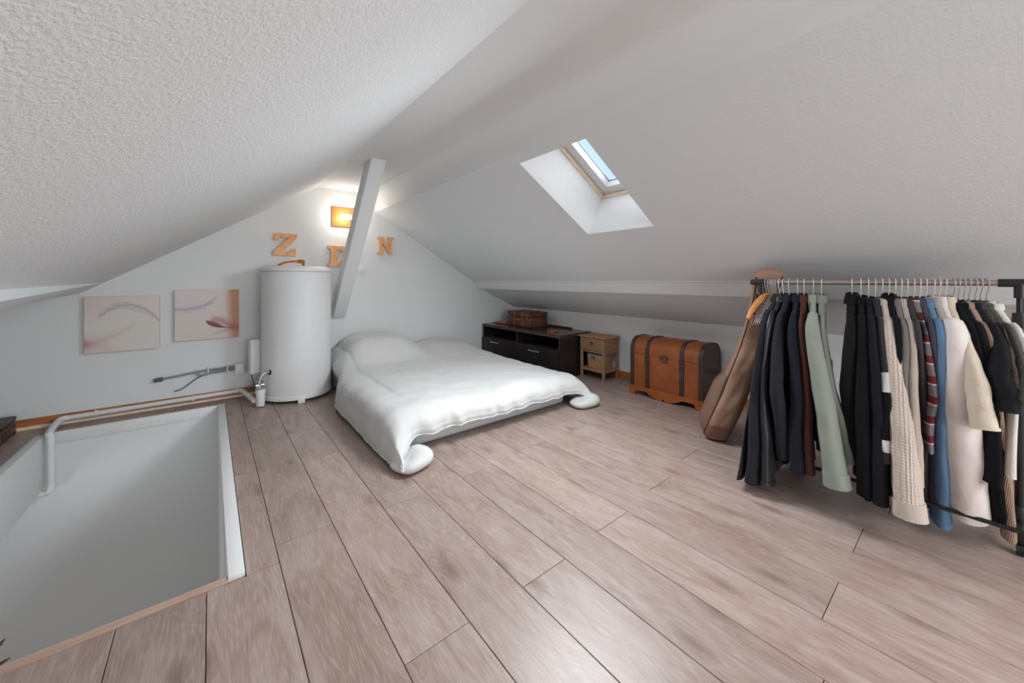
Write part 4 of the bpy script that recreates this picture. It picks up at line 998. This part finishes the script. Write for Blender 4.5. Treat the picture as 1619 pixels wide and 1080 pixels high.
def knit(name, rgb, cable=True, freq=70):
    m, nt, b = new_mat(name); L = nt.links.new
    tc = node(nt, 'ShaderNodeTexCoord')
    w = node(nt, 'ShaderNodeTexWave', wave_type='BANDS', bands_direction='Y'); w.inputs['Scale'].default_value = freq/2.2; w.inputs['Distortion'].default_value = 1.6 if cable else 0.3
    w.inputs['Detail'].default_value = 1; w.inputs['Detail Scale'].default_value = 1.5
    L(tc.outputs['Object'], w.inputs['Vector'])
    w2 = node(nt, 'ShaderNodeTexWave', wave_type='BANDS', bands_direction='Z'); w2.inputs['Scale'].default_value = 26 if cable else 60; w2.inputs['Distortion'].default_value = 3 if cable else 0.5
    L(tc.outputs['Object'], w2.inputs['Vector'])
    ad = node(nt, 'ShaderNodeMath', operation='MULTIPLY_ADD'); L(w2.outputs['Fac'], ad.inputs[0]); ad.inputs[1].default_value = 0.35 if cable else 0.12; L(w.outputs['Fac'], ad.inputs[2])
    bp = node(nt, 'ShaderNodeBump'); bp.inputs['Strength'].default_value = 0.7; bp.inputs['Distance'].default_value = 0.005 if cable else 0.003
    L(ad.outputs[0], bp.inputs['Height']); L(bp.outputs[0], b.inputs['Normal'])
    r = node(nt, 'ShaderNodeValToRGB'); c = srgb(*rgb)
    r.color_ramp.elements[0].color = tuple(x*0.92 for x in c[:3])+(1,); r.color_ramp.elements[1].color = c
    L(w.outputs['Fac'], r.inputs[0]); L(r.outputs[0], b.inputs['Base Color']); b.inputs['Roughness'].default_value = 0.95
    return m

TK = 1.35
def near_dir(y):            # how far the near end of a hanger swings along the rail
    return interp([(-0.03, -0.085), (0.10, -0.055), (0.27, -0.050), (0.37, -0.030), (0.50, -0.050), (0.58, -0.035), (0.63, 0.0), (0.70, 0.02)], y)
seedc = [0]
def garment(kind, label, cat, y, cuff, hem, mat, sw=0.205, thick=0.017, hemw=0.215, collar=0.012, elbow=0.0, sleeve_r=(0.052, 0.044), sleeve_t=0.017,
            cuff_mat=None, stripes=None, far_cuff=None, cuff_len=0.0, hook_dark=False, hang_label=None, shoulder=-0.225, hem_swing=0.0, collar_mat=None, extra=None, bodyless=False, seam=None, tuck=None):
    seedc[0] += 1; sd = seedc[0]*7.3
    nd = near_dir(y); y *= RK; hem = 1.1-RK*(1.1-hem)
    k0 = (tuck or cuff[0]*RK)/cuff[0]; cuff = (cuff[0]*k0, cuff[1]*k0, 1.1-k0*(1.1-cuff[2]))
    rz = math.asin(max(-0.9, min(0.9, -nd/0.22)))
    t = empty(kind, (RX, y, RZ), rz, label, cat, 'garments hanging on the clothes rail')
    hanger(y, rz, hang_label or 'wire hanger holding up the %s' % short(label), hook_dark)
    ca, sa = math.cos(-rz), math.sin(-rz)
    def loc(p):
        dx, dy, dz = p[0]-RX, p[1]-y, p[2]-RZ
        return Vector((dx*ca-dy*sa, dx*sa+dy*ca, dz))
    cl = loc(cuff)
    hz = hem-RZ
    # body
    n = 30; rings = []
    lv = [(-0.074, 0.040, 0.75), (-0.085, 0.058, 0.85), (-0.100, 0.078, 0.95), (-0.134, 0.120, 1.05), (-0.170, 0.160, 1.1), (-0.200, sw-0.018, 1.1), (shoulder-0.005, sw, 1.1), (-0.30, sw*0.995, 1.0)]
    m = 14
    for k in range(1, m+1):
        f = k/m; lv.append((-0.30+(hz+0.30)*f, sw*0.98+(hemw-sw*0.98)*f, 1.0+0.25*f))
    lean = cl.y/max(0.3, abs(cl.z))
    for (z, a, kb) in lv:
        f = smoothstep(-0.2, hz, z); f = max(0, min(1, (z+0.25)/(hz+0.25))) if z < -0.25 else 0
        ring = []
        for i in range(n):
            q = 2*PI*i/n; c_, s_ = math.cos(q), math.sin(q)
            x = a*math.copysign(abs(c_)**0.9, c_); yy = thick*kb*math.copysign(abs(s_)**0.7, s_)
            fold = 0.010*f*math.sin(x*34+sd+z*3)+0.012*f*noise.noise(Vector((x*7+sd, z*2.5, s_*0.6+sd)))
            yy += fold + (cl.y*0.75+hem_swing)*f*max(0, min(1, 0.5-x/(2*a+1e-6)))*1.0
            zz = z + (0.012*noise.noise(Vector((x*6, sd, 0))) if f > 0.9 else 0)
            x += 0.008*f*noise.noise(Vector((q, z*4, sd)))
            ring.append((x, yy, zz))
        rings.append(ring)
    if not bodyless:
        MB().rings(rings, False, True).build('body', mat, t, smooth=True, angle=1.3)
    # sleeves
    def sleeve(side, end, r0, r1):
        if side < 0: root = Vector((-(sw-0.085), 0, shoulder+0.060))
        else: root = Vector((sw-0.085, 0, shoulder+0.060))
        e2 = Vector(end); L = (e2-root).length
        q1 = Vector((side*(sw-0.012), 0, shoulder-0.040))
        midp = q1.lerp(e2, 0.42) + Vector((side*(0.018+elbow), 0.012*math.sin(sd), 0.0))
        path = spline([root, q1, midp, q1.lerp(e2, 0.74)+Vector((side*(0.010+elbow*0.3), 0, 0)), e2], 8)
        N = len(path); rr_ = []
        for i, p in enumerate(path):
            f = i/(N-1); tt = (path[min(i+1, N-1)]-path[max(i-1, 0)]).normalized()
            ax = Vector((0, 1, 0)); bx = tt.cross(ax).normalized(); ax = bx.cross(tt).normalized()
            R0 = (r0*(1-f)+r1*f)*(0.40 if i == 0 else 0.78 if i == 1 else 0.9 if i == 2 else 1.0); ring = []
            for k in range(20):
                a = 2*PI*k/20
                kk = min(1.0, 0.036/R0); w = 1+kk*(0.15*noise.noise(Vector((math.cos(a)*1.3+sd, f*5, math.sin(a)*1.3+side)))+0.10*noise.noise(Vector((math.cos(a)*2.6+sd, f*15+2.2*math.cos(a), math.sin(a)*2.6)))+0.05*math.sin(f*30+sd+2.6*math.cos(a+sd))*smoothstep(0.25, 0.45, f)*(1-smoothstep(0.6, 0.98, f)))
                ring.append(p + bx*(math.cos(a)*R0*w) + ax*(math.sin(a)*sleeve_t*TK*(0.55+0.25*smoothstep(0, 0.3, f)+0.35*f)*w))
            rr_.append(ring)
        so = MB().rings(rr_).build('sleeve', mat, t, smooth=True, angle=1.3)
        if side < 0 and seam:
            mid_ = rr_[len(rr_)//2]; c0 = sum(mid_, Vector())/len(mid_)
            kb_ = max(range(len(mid_)), key=lambda q: -(mid_[q]-c0).x*0.55-(mid_[q]-c0).y*1.6)
            for kq in (0, 1):
                MB().tube([ring[(kb_+kq) % len(ring)] for ring in rr_[2:]], 0.0016, 5).build('seam', seam, so, smooth=True)
        if cuff_len:
            k = max(1, int(N*cuff_len)); sub = []
            for ring in rr_[N-1-k:]:
                c0 = sum(ring, Vector())/len(ring); sub.append([c0+(p-c0)*1.10 for p in ring])
            MB().rings(sub).build('cuff', cuff_mat or mat, so, smooth=True, angle=1.3)
        if stripes and side < 0:
            for f0, f1, sm in stripes:
                i0, i1 = int(f0*(N-1)), max(int(f0*(N-1))+1, int(f1*(N-1)))
                sub = []
                for ring in rr_[i0:i1+1]:
                    c0 = sum(ring, Vector())/len(ring); sub.append([c0+(p-c0)*1.03 for p in ring])
                MB().rings(sub, False, False).build('stripe', sm, so, smooth=True)
        return so
    sleeve(-1, cl, *sleeve_r)
    fc = far_cuff or (-cl.x*0.96, 0.0, cl.z)
    sleeve(1, fc, *sleeve_r)
    if collar:
        cr = []
        for k in range(17):
            a = 2*PI*k/16; cr.append((0.062*math.cos(a)-0.004, 0.024*math.sin(a), -0.083+0.012*math.cos(a)*0.3))
        MB().rings([[(x*(1+dd), yv*(1+dd), z+hh) for x, yv, z in cr[:16]] for dd, hh in ((0.35, -0.022), (0.28, 0.0), (0.0, collar), (-0.12, collar*0.8), (0.05, -0.01))], False, False).build('collar', collar_mat or mat, t, smooth=True, angle=1.3)
    if extra: extra(t, cl, hz)
    return t
def short(label):
    s = label.split(' on the')[0].split(' with')[0].split(' beside')[0].split(' between')[0].split(' next')[0]
    return s
F = fabric
c_charcoal = F('charcoal_wool', (46, 45, 52)); c_leather = plain('black_leather', (32, 34, 37), 0.38, var=0.15, bump=0.2, bscale=70)
c_black = F('black_cotton', (20, 20, 23)); c_black2 = F('black_wool', (15, 16, 19)); c_navy = F('navy_wool', (34, 36, 48)); c_brown = F('rust_suede', (92, 52, 44), var=0.18)
c_sage = F('sage_denim', (142, 148, 138), 0.25, 220); c_sage2 = F('grey_sage_cotton', (124, 130, 122)); c_ink = F('ink_knit', (24, 26, 36))
c_dgrey = F('dark_grey_knit', (62, 60, 62)); c_cream = knit('cream_cable_knit', (206, 190, 178), True, 60); c_grey = knit('grey_rib_knit', (122, 118, 116), False, 130)
c_crib = knit('beige_rib_knit', (190, 176, 162), False, 110); c_slate = F('slate_violet_cotton', (88, 84, 98)); c_grey2 = F('graphite_cotton', (74, 72, 74))
c_blue = F('blue_denim', (96, 126, 158), 0.2, 240); c_stone = F('stone_linen', (166, 162, 154)); c_white = F('white_linen', (224, 214, 210), 0.35, 30)
c_ecru = F('ecru_cotton', (212, 198, 180)); c_tan = knit('tan_fine_knit', (176, 148, 128), False, 150); c_midnight = F('midnight_jersey', (30, 32, 38))
c_print = plain('dark_speckled_print', (66, 58, 54), 0.9, var=0.7, nscale=120); c_moss = F('grey_moss_jersey', (96, 96, 92)); c_ivory = F('ivory_jersey', (214, 208, 200)); c_stripe = F('pale_grey_stripe', (178, 176, 176))
c_plaid = plaid('red_grey_plaid')

def coat_buttons(mat, zs):
    def f(t, cl, hz):
        for z in zs:
            MB().lathe([(0.010, 0), (0.010, 0.003), (0.006, 0.004)], 10).build('button', mat, t, loc=(-0.10, -0.026, z), rot=(PI/2, 0, 0))
    return f
btn = M['black_plastic']
garment('wool_coat', 'long charcoal wool coat with flared hem, outermost beside the guitar bag', 'coat', 0.663, (2.085, 0.690, 0.105), 0.115, c_charcoal, hemw=0.375, sleeve_r=(0.058, 0.054), sleeve_t=0.021, collar=0.02, cuff_len=0.08, hem_swing=0.07)
garment('leather_jacket', 'long black leather jacket with seamed shoulder', 'jacket', 0.645, (2.095, 0.632, 0.118), 0.16, c_leather, hemw=0.25, sleeve_r=(0.056, 0.050), sleeve_t=0.018, collar=0.018, cuff_len=0.06)
garment('bent_sleeve_jacket', 'dark blue-black jacket whose sleeve bends sharply at the elbow', 'jacket', 0.620, (2.135, 0.575, 0.255), 0.20, c_charcoal, elbow=0.055, sleeve_r=(0.055, 0.044), sleeve_t=0.020, collar=0.018)
garment('navy_blazer', 'plain navy wool blazer next to the rust suede jacket', 'blazer', 0.583, (2.120, 0.520, 0.21), 0.20, c_navy, hemw=0.24, sleeve_r=(0.058, 0.050), sleeve_t=0.021, collar=0.02)
garment('suede_jacket', 'thin rust brown suede jacket', 'jacket', 0.556, (2.130, 0.475, 0.22), 0.23, c_brown, sleeve_r=(0.050, 0.042), sleeve_t=0.014, collar=0.02)
def sage_pocket(t, cl, hz):
    for z0 in (-0.40,):
        p = MB().box(-0.145, -0.045, -0.036, -0.029, z0-0.11, z0).build('breast_pocket', c_sage, t, bevel=0.002)
        MB().box(-0.148, -0.042, -0.041, -0.035, z0-0.035, z0+0.006).build('pocket_flap', c_sage, p, bevel=0.002)
garment('sage_jacket', 'sage green denim jacket with buttoned cuff', 'jacket', 0.518, (2.095, 0.372, 0.215), 0.27, c_sage, sw=0.215, sleeve_r=(0.066, 0.058), sleeve_t=0.029, collar=0.022, cuff_len=0.10, seam=F('sage_stitch', (112, 118, 108)))
garment('sage_overshirt', 'grey sage cotton overshirt with breast pocket', 'shirt', 0.486, (2.165, 0.345, 0.31), 0.30, c_sage2, sw=0.20, hemw=0.235, sleeve_r=(0.052, 0.044), sleeve_t=0.016, collar=0.02, extra=sage_pocket)
garment('black_hoodie', 'thick black hooded sweatshirt standing apart after the gap', 'hoodie', 0.371, (2.180, 0.340, 0.345), 0.30, c_black, sleeve_r=(0.056, 0.048), sleeve_t=0.022, thick=0.02, collar=0.030)
garment('black_overcoat', 'long plain black overcoat', 'coat', 0.340, (2.120, 0.286, 0.21), 0.17, c_black2, hemw=0.25, sleeve_r=(0.056, 0.052), sleeve_t=0.021, collar=0.018)
garment('ink_sweater', 'long ink blue knitted sweater with wide sleeve', 'sweater', 0.314, (2.110, 0.243, 0.20), 0.19, c_ink, hemw=0.24, sleeve_r=(0.056, 0.056), sleeve_t=0.019, collar=0.012)
wh_stripe = F('white_stripe_knit', (206, 206, 206))
garment('striped_sleeve_sweater', 'dark grey sweater with two white bands round its black sleeve', 'sweater', 0.291, (2.120, 0.232, 0.37), 0.30, c_dgrey, sleeve_r=(0.050, 0.046), sleeve_t=0.016, collar=0.010, stripes=[(0.42, 0.50, wh_stripe), (0.50, 0.84, c_black2), (0.84, 0.92, wh_stripe)])
garment('cable_knit_sweater', 'cream cable-knit sweater with ribbed cuff', 'sweater', 0.268, (2.085, 0.158, 0.195), 0.24, c_cream, sleeve_r=(0.046, 0.066), sleeve_t=0.030, collar=0.010, cuff_len=0.10, cuff_mat=knit('cream_rib', (206, 190, 178), False, 150))
garment('high_neck_coat', 'black high-necked coat behind the cream cable-knit sweater', 'coat', 0.247, (2.130, 0.185, 0.22), 0.18, c_black2, sleeve_r=(0.052, 0.046), sleeve_t=0.015, collar=0.030)
garment('grey_cardigan', 'mid grey ribbed cardigan', 'cardigan', 0.227, (2.150, 0.158, 0.40), 0.24, c_grey, sleeve_r=(0.050, 0.044), sleeve_t=0.015, collar=0.014, hemw=0.12)
garment('beige_cardigan', 'beige ribbed cardigan beside the graphite shirt', 'cardigan', 0.208, (2.130, 0.146, 0.31), 0.26, c_crib, sleeve_r=(0.050, 0.044), sleeve_t=0.014, collar=0.014, hemw=0.12)
garment('graphite_shirt', 'graphite grey shirt beside the plaid shirt', 'shirt', 0.190, (2.120, 0.130, 0.26), 0.24, c_grey2, sleeve_r=(0.050, 0.046), sleeve_t=0.013, collar=0.014, hemw=0.075, tuck=2.475)
garment('plaid_shirt', 'red and grey plaid shirt', 'shirt', 0.170, (2.150, 0.116, 0.45), 0.28, c_plaid, sleeve_r=(0.048, 0.044), sleeve_t=0.010, collar=0.016, hemw=0.10, tuck=2.36)
garment('slate_shirt', 'slate violet shirt beside the blue denim shirt', 'shirt', 0.152, (2.125, 0.106, 0.27), 0.24, c_slate, sleeve_r=(0.052, 0.048), sleeve_t=0.013, collar=0.016, hemw=0.075, tuck=2.475)
garment('denim_shirt', 'light blue denim shirt', 'shirt', 0.134, (2.105, 0.082, 0.215), 0.20, c_blue, sleeve_r=(0.056, 0.058), sleeve_t=0.019, collar=0.016, cuff_len=0.06, hemw=0.075, tuck=2.475)
garment('stone_shirt', 'stone grey linen shirt with short sleeve', 'shirt', 0.112, (2.150, 0.070, 0.56), 0.42, c_stone, sleeve_r=(0.054, 0.050), sleeve_t=0.014, collar=0.022, hemw=0.09, tuck=2.44)
garment('white_shirt', 'long creased white linen shirt', 'shirt', 0.096, (2.115, 0.022, 0.27), 0.235, c_white, sleeve_r=(0.062, 0.084), sleeve_t=0.042, collar=0.026, hemw=0.075, tuck=2.475)
garment('ecru_shirt', 'ecru cotton shirt with elbow-length sleeve', 'shirt', 0.080, (2.125, -0.020, 0.575), 0.45, c_ecru, sleeve_r=(0.064, 0.048), sleeve_t=0.022, collar=0.026, cuff_len=0.06, hemw=0.09)
garment('black_dress', 'long black jersey dress', 'dress', 0.058, (2.130, -0.030, 0.55), 0.21, c_black, hook_dark=True, sleeve_r=(0.054, 0.046), sleeve_t=0.015, collar=0.006, hem_swing=-0.02, hemw=0.075, tuck=2.40)
garment('black_blouse', 'black blouse with long hanging sleeve beside the tan knit', 'blouse', 0.045, (2.125, -0.048, 0.27), 0.28, c_black2, hook_dark=True, sleeve_r=(0.050, 0.050), sleeve_t=0.016, collar=0.006, hemw=0.075, tuck=2.475)
garment('tan_knit', 'long tan fine-knit cardigan reaching almost to the floor', 'cardigan', 0.031, (2.130, -0.070, 0.22), 0.20, c_tan, hook_dark=True, sleeve_r=(0.046, 0.036), sleeve_t=0.012, collar=0.006, hemw=0.075, tuck=2.475)
garment('midnight_tee', 'midnight blue jersey T-shirt with short sleeve', 'T-shirt', 0.018, (2.145, -0.062, 0.645), 0.36, c_midnight, hook_dark=True, sleeve_r=(0.066, 0.062), sleeve_t=0.022, collar=0.005)
garment('print_top', 'dark speckled print top', 'top', 0.002, (2.150, -0.074, 0.70), 0.58, c_print, hook_dark=True, sleeve_r=(0.056, 0.050), sleeve_t=0.013, collar=0.005, hemw=0.10)
garment('moss_tee', 'grey moss green T-shirt', 'T-shirt', -0.011, (2.140, -0.086, 0.69), 0.50, c_moss, hook_dark=True, sleeve_r=(0.058, 0.054), sleeve_t=0.013, collar=0.005, hemw=0.12)
garment('ivory_tee', 'ivory white T-shirt next to the end post of the rack', 'T-shirt', -0.026, (2.130, -0.108, 0.70), 0.40, c_ivory, hook_dark=True, sleeve_r=(0.060, 0.054), sleeve_t=0.016, collar=0.005)

# ---- dried leafy stem seen at the stairwell's near edge
dp = empty('dried_stem', (-0.612, 2.15, -0.75), 0, 'dried brown leafy stem in a terracotta pot on a post in the stairwell', 'plant')
MB().lathe([(0.03, 0.0), (0.045, 0.16), (0.055, 0.40), (0.055, 0.45), (0.045, 0.45), (0.03, 0.40), (0.005, 0.40)], 16).build('pot', plain('terracotta', (196, 128, 74), 0.7), dp, smooth=True)
MB().tube([(0, 0, 0.40), (0.004, 0.0, 0.60)], 0.004, 6).build('stem', M['case_dark'], dp)
leafm = plain('dried_leaf', (108, 78, 60), 0.8, var=0.2)
for k in range(7):
    a = k*2.4; z = 0.49+0.016*k
    p0 = Vector((0.003, 0, z)); d_ = Vector((math.cos(a), math.sin(a), 0.35)).normalized(); sdv = d_.cross(Vector((0, 0, 1))).normalized()
    l = 0.062
    pts = [p0, p0+d_*l*0.35+sdv*0.010, p0+d_*l*0.7+sdv*0.009, p0+d_*l, p0+d_*l*0.7-sdv*0.009, p0+d_*l*0.35-sdv*0.010]
    MB().rings([[q for q in pts], [q+Vector((0, 0, 0.003)) for q in pts]]).build('leaf', leafm, dp)
sh = box('trim_12', M['white'], None, -0.692, -0.532, 2.07, 2.23, LZ, -0.751, bevel=0.002); struct(sh); tag(sh, 'square white post rising from the landing and carrying the pot', 'trim')
